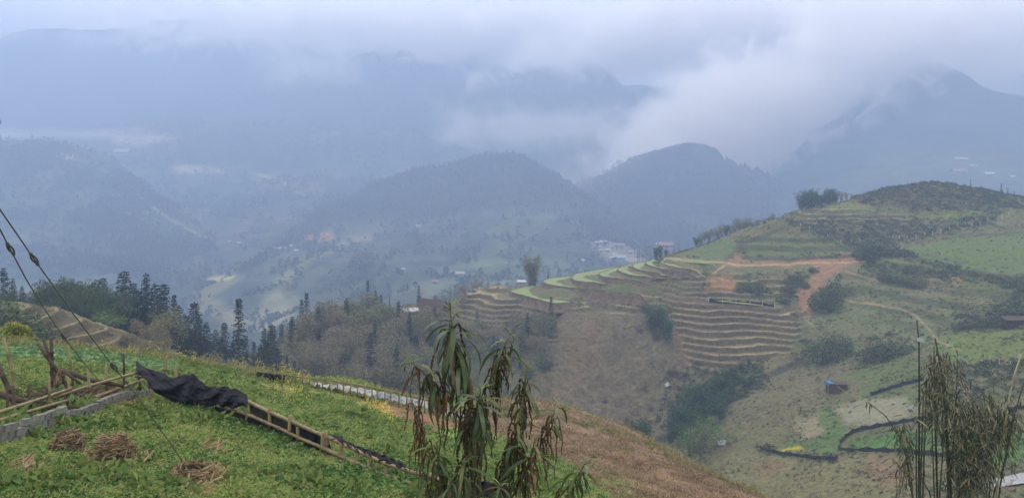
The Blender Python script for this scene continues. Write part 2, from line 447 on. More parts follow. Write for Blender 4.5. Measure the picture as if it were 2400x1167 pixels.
MPTS = [(0,705,130),(130,724,130),(250,766,131),(330,792,132),(-200,700,130),(100,850,104),(330,850,110),(0,790,108),(-200,800,105),
 (340,800,160),(180,752,150),(0,735,150),(400,870,150),(560,876,165),(650,885,180),(800,895,215),(900,765,252),(1000,735,265),(850,800,240),(700,805,235),(1080,820,250),(1000,900,225),(950,800,245),
 (1150,800,262),(1150,672,292),(1100,672,290),(1040,700,285),
 (1300,780,254),(1400,725,266),(1400,800,252),(1300,900,238),(1400,1000,223),(1480,1040,214),(1560,1000,219),(1500,850,246),(1560,780,254),(1200,850,250),(1240,760,262),(1580,900,236),(1300,1050,215),
 (1600,592,312),(1600,700,268),(1700,600,300),(1700,622,290),(1650,660,280),(1800,650,277),(1870,750,256),(1990,616,287),(1900,690,268),(1850,800,246),
 (1700,557,333),(1760,540,338),(1810,522,345),(1870,491,356),(2000,466,368),(2180,432,374),(2100,440,374),(2300,446,368),(2400,470,356),(2550,490,350),
 (2000,530,335),(2000,575,308),(1850,570,305),(2200,500,330),(2200,560,302),(2400,520,318),(2200,600,280),(2400,600,268),(2550,600,265),
 (2100,660,262),(2250,650,260),(2400,680,238),(2000,700,256),(2150,740,236),(2400,780,200),(2300,800,200),(2000,800,232),(2200,860,188),(1950,900,203),(2080,850,205),
 (2400,900,160),(2200,960,160),(1800,960,198),(1900,1000,180),(1700,940,214),(1870,845,238),(1600,1050,202),(1580,1020,210),(1650,1090,188),(1800,1050,178),
 (2000,1000,172),(2000,1060,157),(2300,1010,150),(2400,1000,148),(1900,1110,152),(2100,1130,135),(2400,1110,117),(1800,1180,150),(2100,1220,118),(2400,1220,100),(2600,1100,105),(2600,900,140),(2600,750,190),(1600,1180,165)]
mp = [tuple(P(*q)) for q in MPTS]
for lv, h, wdt, kd, pl in LIPS:
    for q in pl[::2] if len(pl) > 5 else pl:
        p = PZ(q[0], q[1], lv); mp.append((p[0], p[1], p[2] - h * (0.6 if kd in ('green', 'bright') else 0.42)))
for px, py, Y in [(0,705,130),(250,765,131)]:
    p = P(px, py, Y); mp.append((p[0] * 1.25, p[1] * 1.25, p[2] - 9))
for px, py, Y, dY, dz in [(100,800,160,90,40),(340,800,160,70,40),(560,860,175,60,30),(650,800,235,60,30),(750,760,250,60,30),(900,740,262,60,28),(1050,690,290,60,35),(1200,669,298,50,22),
    (1300,640,312,50,18),(1450,620,318,50,20),(1600,590,318,60,25),(1700,555,340,60,30),(1810,520,352,60,35),(1870,490,362,60,35),(2000,465,375,60,30),(2180,432,385,60,30),(2400,465,370,60,30),(2600,480,360,60,30)]:
    p = P(px, py, Y); k = (Y + dY) / Y
    mp.append((p[0] * k, p[1] * k, p[2] * k - dz * 0.6)); k = (Y + 3 * dY) / Y; mp.append((p[0] * k, p[1] * k, p[2] - dz * 2.6))
m_t = TPS(mp, lam=0.003, scale=60)
def rough_m(px, py):
    r = np.ones(px.shape)
    for pl in [[(1080,660),(1290,660),(1700,590),(1700,640),(1560,700),(1290,800),(1080,800)], [(1560,690),(1880,720),(1860,800),(1720,860),(1610,850)], [(0,700),(330,780),(300,840),(30,820)]]:
        r *= 1 - 0.85 * poly_mask(px, py, pl, 12)
    return r
def mh_base(x, y): return m_t(x, y)
def terr_masks(px, py, x, y):
    w = np.maximum.reduce([poly_mask(px, py, [(1075,668),(1215,668),(1235,700),(1300,730),(1300,800),(1260,812),(1085,815)], 9),
        poly_mask(px, py, [(1530,692),(1660,716),(1880,728),(1878,780),(1850,820),(1790,850),(1700,868),(1615,858),(1600,800),(1575,750)], 9),
        poly_mask(px, py, [(30,705),(120,716),(320,775),(325,830),(40,825),(70,760)], 7),
        .9 * poly_mask(px, py, [(1845,492),(1960,488),(2130,505),(2130,535),(1990,528),(1860,530)], 8),
        .75 * poly_mask(px, py, [(1300,700),(1530,700),(1560,745),(1440,735),(1330,730)], 9),
        .8 * poly_mask(px, py, [(1560,640),(1700,640),(1850,650),(1840,710),(1660,705),(1540,690)], 10)])
    far_ = .55 * np.maximum(poly_mask(px, py, [(2010,580),(2440,650),(2440,760),(2120,770),(1960,690)], 25), poly_mask(px, py, [(1700,560),(1990,540),(2010,590),(1740,600)], 15))
    return w, far_
def terrace(z, x, y, step, s=0):
    q = z / step + .16 * fbm(x, y, 16, 3, 700 + s) + .10 * fbm(x, y, 4, 3, 710 + s); k = np.floor(q); f = q - k
    return (f, z + (smooth(.5, .95, f) - f) * step + np.where(f > .5, 0, 0) + .1 * step * np.exp(-((f - .0) / .05) ** 2))
def mh(x, y):
    z = m_t(x, y); px, py = proj(x, y, z); r = rough_m(px, py)
    w, w2 = terr_masks(px, py, x, y); st = np.where(px < 400, .95, 1.35)
    z = z + w * (terrace(z, x, y, st)[1] - z); z = z + w2 * (terrace(z, x, y, 2.4, 5)[1] - z)
    amp = 0.55 + 1.9 * poly_mask(px, py, [(1300,720),(1580,720),(1600,860),(1560,1000),(1450,1050),(1250,960),(1270,800)], 30) + 0.8 * poly_mask(px, py, [(1950,440),(2500,420),(2500,500),(2100,505)], 20)
    return z + r * amp * (0.8 * fbm(x, y, 14, 5, 101) + 0.35 * ridged(x, y, 5, 3, 131) - 0.3)
OL, DG, BRN, TAN, ORG = srgb(100,98,74), srgb(84,106,60), srgb(98,86,74), srgb(150,136,110), srgb(138,104,84)
def m_c(x, y, z):
    px, py = proj(x, y, z)
    wx = px + 16 * fbm(x, y, 12, 4, 141) + 5 * fbm(x, y, 3, 3, 151); wy = py + 10 * fbm(x, y, 12, 4, 161) + 3 * fbm(x, y, 3, 3, 171)
    c = np.tile(OL, (len(x), 1))
    n1 = fbm(x, y, 10, 5, 181)
    paint(c, smooth(-.2, .4, n1) * .7, srgb(88,94,64)); paint(c, smooth(.0, .5, fbm(x, y, 6, 4, 191)) * .7, srgb(112,100,80))
    def fld(pl, col, k=1.0, f=6): paint(c, k * poly_mask(wx, wy, pl, f), col)
    def ln(pl, col, w=3, f=1.6, k=1.0): paint(c, k * line_mask(px + .25 * (wx - px), py + .25 * (wy - py), pl, w, f), col)
    # left knoll and the terrace ground: ploughed brown
    fld([(20,700),(330,780),(330,860),(30,830)], srgb(86,76,62))
    fld([(-300,690),(30,700),(110,770),(60,820),(-300,830)], srgb(74,86,56))
    fld([(340,760),(700,720),(1080,660),(1090,800),(1300,820),(1290,960),(300,960)], srgb(96,90,72), .9, 15)
    fld([(1060,660),(1200,665),(1300,720),(1290,810),(1080,810)], srgb(110,98,82))
    fld([(1110,668),(1250,664),(1200,690),(1140,690)], srgb(142,130,98), .8)
    fld([(1250,800),(1290,720),(1400,700),(1560,720),(1620,820),(1600,930),(1560,1020),(1450,1060),(1260,960)], srgb(104,94,80), .95, 14)
    fld([(1370,760),(1420,780),(1380,900),(1310,960),(1300,860)], srgb(114,98,82), .7, 18)
    fld([(1560,690),(1870,725),(1860,820),(1720,870),(1600,850)], srgb(102,86,72))
    fld([(1700,800),(1860,740),(1870,830),(1760,850)], srgb(114,98,76))
    for q in [(1590,875,24,10),(1425,938,9,6),(1520,955,10,7),(1508,915,12,9),(1560,930,9,5),(1545,790,14,6),(1500,775,14,5)]:
        d = ((wx - q[0]) / q[2]) ** 2 + ((wy - q[1]) / q[3]) ** 2; paint(c, .9 * (1 - smooth(.5, 1.3, d)), srgb(64,50,60))
    # upper green fields
    fld([(1580,600),(1700,560),(1740,575),(1700,600),(1620,610)], srgb(92,102,68))
    fld([(1740,560),(1860,560),(2010,580),(2040,600),(1740,605)], srgb(88,98,64), .8)
    fld([(1960,478),(2130,485),(2100,505),(1900,492)], srgb(106,112,66), .8)
    fld([(2130,490),(2380,495),(2400,510),(2120,520)], srgb(100,106,60), .8)
    fld([(2120,580),(2250,555),(2420,550),(2420,640),(2300,640),(2150,610)], srgb(92,106,64), .9)
    fld([(2020,590),(2110,595),(2360,660),(2400,700),(2300,680),(2090,640)], srgb(90,102,60), .8)
    fld([(2060,620),(2150,625),(2270,650),(2080,650)], srgb(70,84,54), .8)
    fld([(1950,440),(2200,425),(2420,470),(2330,490),(2060,500)], srgb(88,84,64), .8, 10)
    fld([(1850,520),(2200,520),(2330,500),(2060,580),(1960,570)], srgb(80,82,66), .7, 12)
    fld([(1940,650),(2150,690),(2350,720),(2200,800),(1900,770)], srgb(98,102,74), .8, 20)
    fld([(1850,780),(2100,820),(2180,850),(1900,840)], srgb(86,96,60), .6, 15)
    fld([(2050,820),(2160,850),(2150,960),(2020,930),(2000,870)], srgb(86,100,60), .7, 18)
    fld([(2150,800),(2420,760),(2420,830),(2250,850)], srgb(96,112,58), .8, 12)
    fld([(1720,960),(1850,850),(2000,850),(1960,920),(1830,1000),(1700,1010)], srgb(104,98,78), .8, 16)
    fld([(1960,950),(2060,930),(2130,935),(2150,960),(2120,990),(1990,990)], srgb(134,130,114), .85, 9)
    fld([(1870,985),(1930,975),(1940,1000),(1890,1030),(1860,1020)], srgb(132,122,104), .85, 8)
    fld([(1940,940),(1985,1000),(1970,1060),(1820,1060),(1830,1040),(1920,1020)], srgb(84,104,62), .9, 7)
    fld([(1990,1025),(2100,1010),(2200,1000),(2210,1060),(2000,1058)], srgb(80,102,60), .9, 7)
    fld([(2040,1032),(2090,1025),(2115,1045),(2060,1055),(2035,1050)], srgb(82,114,64), .95, 3)
    fld([(2250,1030),(2420,1010),(2420,1080),(2260,1080)], srgb(78,112,52), .8, 6)
    fld([(1815,1048),(1840,1045),(1872,1046),(1868,1056),(1830,1054)], srgb(170,156,50), .95, 2.5)
    fld([(1560,1080),(1780,1050),(2100,1090),(2200,1180),(1600,1180)], srgb(112,108,80), .9, 12)
    fld([(1740,1085),(1800,1080),(1850,1095),(1790,1115)], srgb(120,96,80), .6, 10)
    fld([(1460,1040),(1600,1020),(1640,1050),(1560,1085)], srgb(110,102,86), .8, 8)
    fld([(2030,1070),(2130,1080),(2160,1120),(2080,1140),(2020,1110)], srgb(122,100,82), .8, 8)
    # terrace ground: dark earth risers, pale dry grass along the lips
    zb = m_t(x, y); w, w2 = terr_masks(px, py, x, y); st = np.where(px < 400, .95, 1.35); f, _ = terrace(zb, x, y, st); nn = .5 + .5 * smooth(-.3, .3, fbm(x, y, 5, 3, 720))
    paint(c, w * .75 * smooth(.5, .6, f) * (1 - smooth(.88, .94, f)), srgb(72,66,50)); paint(c, w * nn * np.where(px < 400, .45, .85) * (smooth(.90, .96, f) + (1 - smooth(.08, .16, f))).clip(0, 1), srgb(164,152,126))
    f, _ = terrace(zb, x, y, 2.4, 5); paint(c, w2 * 1.2 * smooth(.5, .6, f) * (1 - smooth(.88, .94, f)), srgb(70,74,54))
    # landslip scars and the cut bank above the track
    fld([(1718,598),(1738,603),(1735,622),(1700,624),(1665,650),(1640,690),(1660,690),(1720,640),(1730,690),(1700,690),(1680,650)], ORG, .8, 4)
    fld([(1865,605),(1960,596),(2010,608),(2020,620),(1990,632),(1950,638),(1935,660),(1920,720),(1880,730),(1870,690),(1915,640),(1900,618),(1730,622),(1740,614)], ORG, .92, 5)
    fld([(1680,640),(1725,640),(1725,680),(1670,690)], srgb(140,108,80), .6, 6)
    fld([(1870,735),(1885,720),(1900,728),(1890,750),(1870,745)], ORG, .6, 5)
    fld([(2180,640),(2260,650),(2250,670),(2170,665)], srgb(140,108,84), .6, 8)
    # tracks and paths
    PATH = srgb(160,136,110)
    ln([(1560,606),(1640,610),(1700,617),(1730,622),(1800,621),(1860,616),(1940,617),(2030,614)], PATH, 3.4)
    ln([(1700,622),(1665,645)], PATH, 3)
    ln([(1985,636),(2040,655),(2080,660)], PATH, 2.4, k=.8)
    ln([(1865,733),(1880,728),(1905,706),(1930,697),(1960,697),(2000,707),(2060,714),(2110,723),(2150,740),(2175,770),(2200,800),(2250,820)], PATH, 3.0, k=.85)
    ln([(1868,735),(1890,750),(1912,768)], PATH, 2.4, k=.8)
    ln([(2140,668),(2240,680)], PATH, 2.6, 1.6, .5)
    ln([(2050,600),(2100,612),(2200,630)], PATH, 2, 1.4, .4)
    ln([(1540,697),(1420,686),(1340,680)], srgb(170,150,124), 3, 1.6, .6)
    # dark ditches and banks between the fields
    DK = srgb(58,62,50)
    ln([(2120,590),(2150,605),(2200,625),(2300,645),(2400,660)], DK, 9, 4, .8)
    ln([(2050,565),(2150,552),(2250,553),(2400,545)], DK, 5, 3, .6)
    ln([(1740,605),(1850,608),(2000,600)], DK, 7, 3, .7)
    ln([(1730,575),(1780,560),(1850,530)], DK, 6, 3, .6)
    ln([(1700,610),(1720,590),(1780,555),(1850,525)], srgb(78,74,62), 7, 4, .7)
    ln([(1650,620),(1652,660),(1640,690)], DK, 6, 3, .6)
    ln([(1480,1045),(1560,1025),(1600,1010),(1800,880),(1880,845)], srgb(52,52,52), 16, 6, .8)
    ln([(1780,1055),(1850,1070),(1960,1078)], DK, 8, 3, .7)
    ln([(2040,925),(2090,905),(2150,890)], DK, 7, 3, .7)
    return c * np.array([.70, .74, .67])
m_hill = mat('hillside', attr=True, var=0.35, scale=0.9, bump=0.5, bscale=1.1, rough=1.0, spec=0.05)
ny = np.concatenate([np.linspace(98, 132, 170, endpoint=False), np.linspace(132, 225, 130, endpoint=False), np.linspace(225, 300, 300, endpoint=False), np.linspace(300, 385, 170, endpoint=False), np.linspace(385, 560, 40)])
terraced_hill = grid('terraced_hillside', mh, m_c, -260, 2700, 700, ny, m_hill)
# ---- valley hills and mountains beyond
def layer(name, pts, hf_noise, colf, px0, px1, nu, ys, scale, m, back=(0.18, 120), sky=(), label=None, lam=0.003, K=0.82):
    q = [tuple(P(p[0], p[1], p[2] * K)) for p in pts]
    for p in sky:
        v = P(p[0], p[1], p[2] * K); q.append(tuple(v)); k = 1 + back[0]
        q.append((v[0] * k, v[1] * k, v[2] - K * back[1])); k = 1 + 2.2 * back[0]; q.append((v[0] * k, v[1] * k, v[2] - K * 2.4 * back[1]))
    t = TPS(q, lam, scale * K)
    def h(x, y): return t(x, y) + K * hf_noise(x / K, y / K)
    grid(name, h, colf, px0, px1, nu, ys * K, m, label=label)
    return h
m_far = mat('far_slope', attr=True, var=0.5, scale=0.02, rough=1.0, spec=0.0, bump=6, bscale=0.03)
WOOD, FLD, DRYF = srgb(40,52,40), srgb(88,104,60), srgb(120,112,84)
def col_a(x, y, z):
    px, py = proj(x, y, z); wx = px + 22 * fbm(x, y, 120, 4, 201); wy = py + 14 * fbm(x, y, 120, 4, 205)
    c = np.tile(srgb(58,68,52), (len(x), 1)); n = fbm(x, y, 90, 5, 211)
    paint(c, smooth(-.1, .3, n) * .7, srgb(78,78,60)); paint(c, smooth(.1, .4, fbm(x, y, 50, 4, 221)) * .8, WOOD)
    paint(c, .95 * poly_mask(wx, wy, [(560,640),(800,455),(940,400),(1170,350),(1300,390),(1450,500),(1560,600),(1400,560),(1330,480),(1150,490),(1000,510),(880,500),(760,530)], 14), WOOD)
    paint(c, .8 * poly_mask(wx, wy, [(1150,530),(1250,480),(1330,500),(1250,560),(1130,610),(1080,640)], 16), srgb(74,84,58))
    paint(c, .9 * poly_mask(wx, wy, [(1020,630),(1120,590),(1330,600),(1380,640),(1100,680)], 14), srgb(76,86,64))
    paint(c, .9 * poly_mask(px, py, [(705,545),(780,545),(785,558),(745,570),(715,562)], 5), srgb(140,98,76))
    paint(c, .8 * poly_mask(px, py, [(820,552),(875,553),(870,565),(825,562)], 5), srgb(150,120,96))
    paint(c, .8 * line_mask(wx, wy, [(600,745),(660,660),(720,615),(800,575),(850,560)], 16, 10), srgb(104,106,72))
    paint(c, .85 * poly_mask(wx, wy, [(440,680),(500,640),(560,640),(560,655),(480,700),(560,740),(700,700),(660,760),(520,760),(420,740)], 12), srgb(112,108,76))
    paint(c, .9 * poly_mask(px, py, [(480,650),(555,645),(540,658),(490,660)], 4), srgb(150,144,96))
    paint(c, .8 * poly_mask(wx, wy, [(590,720),(660,680),(690,740),(620,780),(570,770)], 10), srgb(112,108,82))
    paint(c, .8 * poly_mask(wx, wy, [(980,660),(1060,650),(1190,655),(1180,690),(1000,700)], 8), srgb(92,96,76))
    paint(c, .6 * poly_mask(wx, wy, [(1380,560),(1480,560),(1540,610),(1420,620)], 14), srgb(140,126,110))
    return c
SK_A = [(300,632,1250),(450,592,1350),(560,560,1430),(640,545,1450),(700,527,1480),(800,474,1500),(850,455,1500),(940,412,1500),(1030,405,1520),(1100,382,1510),(1170,368,1500),(1230,374,1490),(1270,398,1480),(1330,430,1460),(1400,482,1420),(1450,520,1390),(1520,575,1330),(1600,625,1250)]
PT_A = [(600,600,1180),(850,560,1230),(1000,530,1280),(1200,480,1330),(1350,560,1130),(1100,600,1020),(800,620,1000),(500,650,1020),(450,710,880),(700,700,830),(1000,680,800),(1300,655,840),(600,780,720),(1500,670,860),
        (1000,800,600),(300,780,850),(1700,720,900),(720,612,980),(850,560,1150),(640,690,870),(200,760,900),(0,800,900),(2000,760,900),(2400,800,900),(-200,800,900),(1250,520,1180),(1050,560,1160)]
wooded_h = layer('wooded_valley_hill', PT_A, lambda x, y: 7 * (ridged(x, y, 150, 5, 231) - .8) + 3 * fbm(x, y, 40, 4, 241), col_a, -300, 2700, 560, geom(480, 2300, 330), 400, m_far, (0.2, 150), SK_A, K=1.0)

def col_b(x, y, z):
    px, py = proj(x, y, z); wx = px + 20 * fbm(x, y, 200, 4, 301); wy = py + 10 * fbm(x, y, 200, 4, 305)
    c = np.tile(srgb(56,68,50), (len(x), 1)); paint(c, smooth(-.1, .4, fbm(x, y, 160, 5, 311)) * .8, srgb(84,84,62)); paint(c, smooth(0, .4, fbm(x, y, 90, 4, 321)) * .8, WOOD)
    paint(c, .8 * line_mask(px, py, [(290,420),(350,480),(400,515),(480,557)], 5, 3), srgb(150,142,118))
    paint(c, .6 * line_mask(px, py, [(225,392),(290,420)], 4, 3), srgb(150,142,118))
    paint(c, .7 * line_mask(px, py, [(280,500),(350,498)], 4, 2), srgb(150,142,118))
    paint(c, .8 * poly_mask(px, py, [(140,360),(180,358),(182,374),(145,378)], 4), srgb(150,126,104))
    return c
SK_B = [(-200,338,2000),(0,344,2000),(100,346,2000),(180,352,2000),(240,375,1980),(290,410,1940),(350,455,1880),(420,505,1800),(480,556,1700),(540,610,1600)]
PT_B = [(0,500,1650),(200,600,1400),(0,660,1250),(300,560,1550),(350,640,1350),(450,620,1480),(-200,500,1650),(100,420,1820),(250,470,1750),(-200,660,1250),(600,720,1350),(-200,760,1100),(400,720,1150)]
spur_h = layer('left_valley_spur', PT_B, lambda x, y: 10 * ridged(x, y, 220, 4, 331) + 4 * fbm(x, y, 60, 4, 341), col_b, -320, 760, 260, geom(1100, 2700, 240), 500, m_far, (0.18, 150), SK_B)

def col_d(x, y, z):
    px, py = proj(x, y, z); wx = px + 25 * fbm(x, y, 300, 4, 401); wy = py + 12 * fbm(x, y, 300, 4, 405)
    c = np.tile(srgb(60,70,54), (len(x), 1)); paint(c, smooth(-.1, .4, fbm(x, y, 240, 5, 411)) * .8, srgb(96,88,66)); paint(c, smooth(.0, .35, fbm(x, y, 140, 4, 421)) * .8, WOOD)
    paint(c, .8 * poly_mask(px, py, [(262,320),(330,316),(420,318),(420,326),(330,345),(262,338)], 5), srgb(160,144,120))
    paint(c, .8 * line_mask(px, py, [(590,405),(640,420),(680,432)], 6, 3), srgb(150,142,118))
    paint(c, .6 * poly_mask(wx, wy, [(400,395),(500,390),(520,405),(420,412)], 6), srgb(170,160,130))
    paint(c, .8 * poly_mask(wx, wy, [(470,310),(560,298),(600,330),(520,345),(470,340)], 8), WOOD)
    return c
SK_D = [(-300,322,3000),(0,322,3000),(250,316,2950),(420,303,2900),(500,297,2850),(620,296,2850),(760,305,2800),(900,310,2800),(1100,340,2700),(1300,380,2600)]
PT_D = [(300,400,2450),(500,400,2400),(700,400,2350),(900,400,2350),(600,480,2050),(800,470,2000),(500,540,1850),(1000,440,2200),(700,560,1750),(-200,400,2600),(0,400,2600),(1300,480,2100),(1500,560,1700),(300,480,2200),(900,560,1800),(1200,560,1800),(0,560,2000),(1500,650,1500),(600,620,1600)]
slope_h = layer('terraced_far_slope', PT_D, lambda x, y: 14 * ridged(x, y, 300, 4, 431) + 5 * fbm(x, y, 80, 4, 441), col_d, -350, 1750, 400, geom(1500, 4000, 260), 700, m_far, (0.12, 120), SK_D)

def col_m(x, y, z):
    c = np.tile(srgb(36,48,40), (len(x), 1)); paint(c, smooth(-.1, .5, fbm(x, y, 320, 5, 511)) * .7, srgb(64,72,52)); return c
rock = lambda s, a: (lambda x, y: a * ridged(x, y, 700, 4, s) + a * .25 * fbm(x, y, 130, 5, s + 7))
SK_M = [(-350,150,3900),(-100,135,3900),(0,122,3900),(60,104,3900),(120,92,3900),(220,84,3900),(350,74,3950),(480,72,4000),(620,90,4000),(760,104,4000),(900,100,4000),(1000,97,4000),(1080,112,3950),(1150,138,3900),(1250,178,3850),(1400,210,3800),(1700,240,3800),(2000,250,3800),(2500,270,3800)]
PT_M = [(0,320,3100),(300,310,3100),(600,300,3100),(900,300,3050),(1200,320,3000),(1600,350,3000),(2000,350,3000),(2500,350,3000),(300,200,3550),(800,200,3550),(-350,320,3100),(0,440,2600),(1000,460,2600),(2000,480,2600)]
layer('cloud_capped_mountain', PT_M, rock(521, 45), col_m, -400, 2800, 460, geom(2600, 5200, 200), 1000, m_far, (0.12, 180), SK_M)
SK_N = [(700,200,3300),(800,185,3300),(900,150,3300),(950,146,3300),(1020,162,3300),(1090,200,3280),(1150,215,3260),(1250,188,3250),(1310,172,3250),(1350,166,3250),(1400,178,3240),(1440,200,3220),(1470,240,3180),(1500,300,3120),(1560,360,3000)]
PT_N = [(700,300,2950),(900,300,2900),(1100,320,2800),(1300,320,2750),(1400,380,2550),(1200,420,2450),(900,400,2550),(1500,460,2350),(600,330,3000),(1400,260,3000),(1000,500,2200),(1600,480,2300),(600,450,2400)]
mid_h = layer('middle_mountain', PT_N, rock(531, 38), col_m, 560, 1700, 280, geom(2250, 3900, 200), 700, m_far, (0.12, 180), SK_N)
SK_E = [(1250,470,1950),(1340,425,2000),(1400,395,2020),(1450,368,2050),(1540,344,2050),(1600,334,2050),(1640,332,2050),(1690,346,2040),(1740,368,2020),(1790,396,2000),(1840,430,1960),(1880,460,1920),(1950,510,1850)]
PT_E = [(1400,500,1750),(1550,500,1700),(1700,500,1700),(1500,580,1500),(1700,590,1450),(1850,560,1600),(1600,430,1850),(2000,600,1500),(1300,600,1500),(1500,700,1300),(1900,700,1300),(2100,640,1400)]
peak_h = layer('misty_valley_peak', PT_E, lambda x, y: 14 * (ridged(x, y, 330, 5, 541) - 1.7) + 5 * fbm(x, y, 60, 4, 548) - 10, col_m, 1200, 2200, 260, geom(1250, 2700, 200), 500, m_far, (0.15, 160), SK_E)
SK_R = [(1700,500,2700),(1800,440,2800),(1850,376,2850),(1900,330,2900),(1960,285,2950),(2030,235,3000),(2090,195,3000),(2150,168,3000),(2200,166,3000),(2250,188,3000),(2300,222,2980),(2350,240,2950),(2400,250,2950),(2500,262,2950),(2750,280,2950)]
def col_r(x, y, z):
    px, py = proj(x, y, z); c = col_m(x, y, z)
    paint(c, .6 * poly_mask(px, py, [(2060,340),(2420,350),(2420,460),(2000,440)], 40), srgb(84,92,64)); return c
PT_R = [(2000,400,2550),(2200,400,2450),(2400,400,2400),(1900,460,2450),(2200,470,2200),(2400,470,2150),(2000,500,2200),(2200,290,2750),(2750,400,2400),(2750,500,2100),(1800,540,2200),(2300,600,1800),(1900,600,1900),(2750,600,1800)]
right_h = layer('right_mountain', PT_R, rock(551, 25), col_r, 1650, 2850, 280, geom(1900, 3800, 200), 700, m_far, (0.12, 180), SK_R, K=0.64)
# valley floor sheet out to the horizon
me = mesh('valley_ground', [(-4100, 150, -330), (4100, 150, -330), (4100, 4200, -330), (-4100, 4200, -330), (-4100, -700, -330), (4100, -700, -330)], [(0, 1, 2, 3), (4, 5, 1, 0)], mat('valley_earth', col=srgb(78,84,60), var=.4, scale=.01, rough=1))
tag(link('valley_ground', me), kind='structure')
# ---------------------------------------------------------------- haze and low cloud
def volume_mat(name, col, dens, noise=None, aniso=0.0):
    m = bpy.data.materials.new(name); m.use_nodes = True; nt = m.node_tree; N, L = nt.nodes, nt.links
    N.clear(); o = N.new('ShaderNodeOutputMaterial'); v = N.new('ShaderNodeVolumePrincipled')
    v.inputs['Color'].default_value = (*col, 1); v.inputs['Density'].default_value = dens; v.inputs['Anisotropy'].default_value = aniso
    L.new(v.outputs[0], o.inputs['Volume'])
    return m, v, N, L
HAZE_D = 0.00076
hm, hv, _, _ = volume_mat('haze_air', (0.365, 0.48, 0.70), HAZE_D, aniso=0.35)
mb = MB(); mb.box((0, 1950, 65), (4200, 2750, 402))
haze = mb.obj('haze', hm); tag(haze, kind='stuff')

def cloud(name, box, planes, dens, nscale, namp, col=(1.0, 0.975, 0.955), label=None):
    """low cloud hanging on the slopes; planes = (nx, ny, nz, offset, softness): its soft edges in world metres"""
    K = 0.82; box = [q * K for q in box]; planes = [(a, b_, c, d * K, e * K) for a, b_, c, d, e in planes]; dens /= K; nscale *= K
    m, v, N, L = volume_mat(name + '_air', col, dens, aniso=0.4)
    t = N.new('ShaderNodeTexCoord')
    def mth(op, a, b=None, clamp=False):
        n = N.new('ShaderNodeMath'); n.operation = op; n.use_clamp = clamp
        for i, q in enumerate((a, b)):
            if q is None: continue
            if isinstance(q, (int, float)): n.inputs[i].default_value = q
            else: L.new(q, n.inputs[i])
        return n.outputs[0]
    s = 1.0
    for nx, ny, nz, off, soft in planes:
        d = N.new('ShaderNodeVectorMath'); d.operation = 'DOT_PRODUCT'; L.new(t.outputs['Object'], d.inputs[0]); d.inputs[1].default_value = (nx / soft, ny / soft, nz / soft)
        s = mth('MINIMUM', mth('SUBTRACT', d.outputs['Value'], off / soft), s)
    mp_ = N.new('ShaderNodeMapping'); mp_.inputs['Scale'].default_value = (1, .9, 1.15); mp_.inputs['Rotation'].default_value = (0, math.radians(30), 0)
    L.new(t.outputs['Object'], mp_.inputs[0])
    n = N.new('ShaderNodeTexNoise'); n.inputs['Scale'].default_value = 1 / nscale; n.inputs['Detail'].default_value = 7; n.inputs['Roughness'].default_value = .6; n.inputs['Distortion'].default_value = .8
    L.new(mp_.outputs[0], n.inputs['Vector'])
    nn = mth('MULTIPLY', mth('SUBTRACT', n.outputs['Fac'], 0.5), namp * 2)
    dd = mth('ADD', s, nn, True)
    L.new(mth('MULTIPLY', mth('POWER', dd, 1.4), dens), v.inputs['Density'])
    b = MB(); b.box([(box[0] + box[3]) / 2, (box[1] + box[4]) / 2, (box[2] + box[5]) / 2], [(box[3] - box[0]) / 2, (box[4] - box[1]) / 2, (box[5] - box[2]) / 2])
    o = b.obj(name, m); m.cycles.volume_step_rate = 0.25
    return tag(o, kind='stuff')
def nl(x0, z0, x1, z1):
    """edge line in the x-z plane; cloud lies to the right of the direction (x0,z0)->(x1,z1)"""
    dx, dz = x1 - x0, z1 - z0; l = math.hypot(dx, dz); nx, nz = dz / l, -dx / l
    return nx, nz, nx * x0 + nz * z0
def edge(a, b, Y, soft):
    p, q = P(a[0], a[1], Y), P(b[0], b[1], Y); nx, nz, off = nl(p[0], p[2], q[0], q[2]); return (nx, 0, nz, off, soft)
# the cloud capping the far ridge
cloud('ridge_cloud', (-2300, 3000, 150, 2400, 3560, 555), [edge((1300,160),(700,130),3250,110), edge((1300,160),(150,80),3250,110), edge((40,160),(420,10),3250,260), (0,0,-1,-500,70)], 0.02, 120, 2.3)
cloud('saddle_cloud', (-150, 2560, 100, 2300, 2960, 555), [edge((2300,145),(1150,175),2760,110), edge((1130,190),(1330,60),2760,120), edge((2050,0),(2420,200),2760,200), (0,0,-1,-480,80)], 0.02, 120, 2.3)
# the cloud pouring down between the two inner peaks
cloud('spilling_cloud', (120, 2110, -120, 1330, 2500, 470), [edge((1320,420),(1580,180),2300,110), edge((2000,330),(1740,440),2300,120), edge((2300,60),(1980,320),2300,140), edge((1480,170),(2050,30),2300,110)], 0.019, 95, 2.3)
cloud('peak_cloud', (730, 2130, 110, 1560, 2480, 480), [edge((2560,225),(1900,130),2300,90), (0,0,-1,-420,70), (0,1,0,2140,60), (0,-1,0,-2470,60)], 0.014, 100, 2.0)
# thin mist lying between the wooded hill and the inner peak
cloud('valley_mist', (20, 1850, -230, 560, 2060, 60), [edge((1200,420),(1420,290),1950,90), edge((1640,300),(1500,480),1950,140), (1,0,0,60,120), (0,0,1,-215,120), (0,1,0,1860,50), (0,-1,0,-2050,50)], 0.0034, 110, .8)
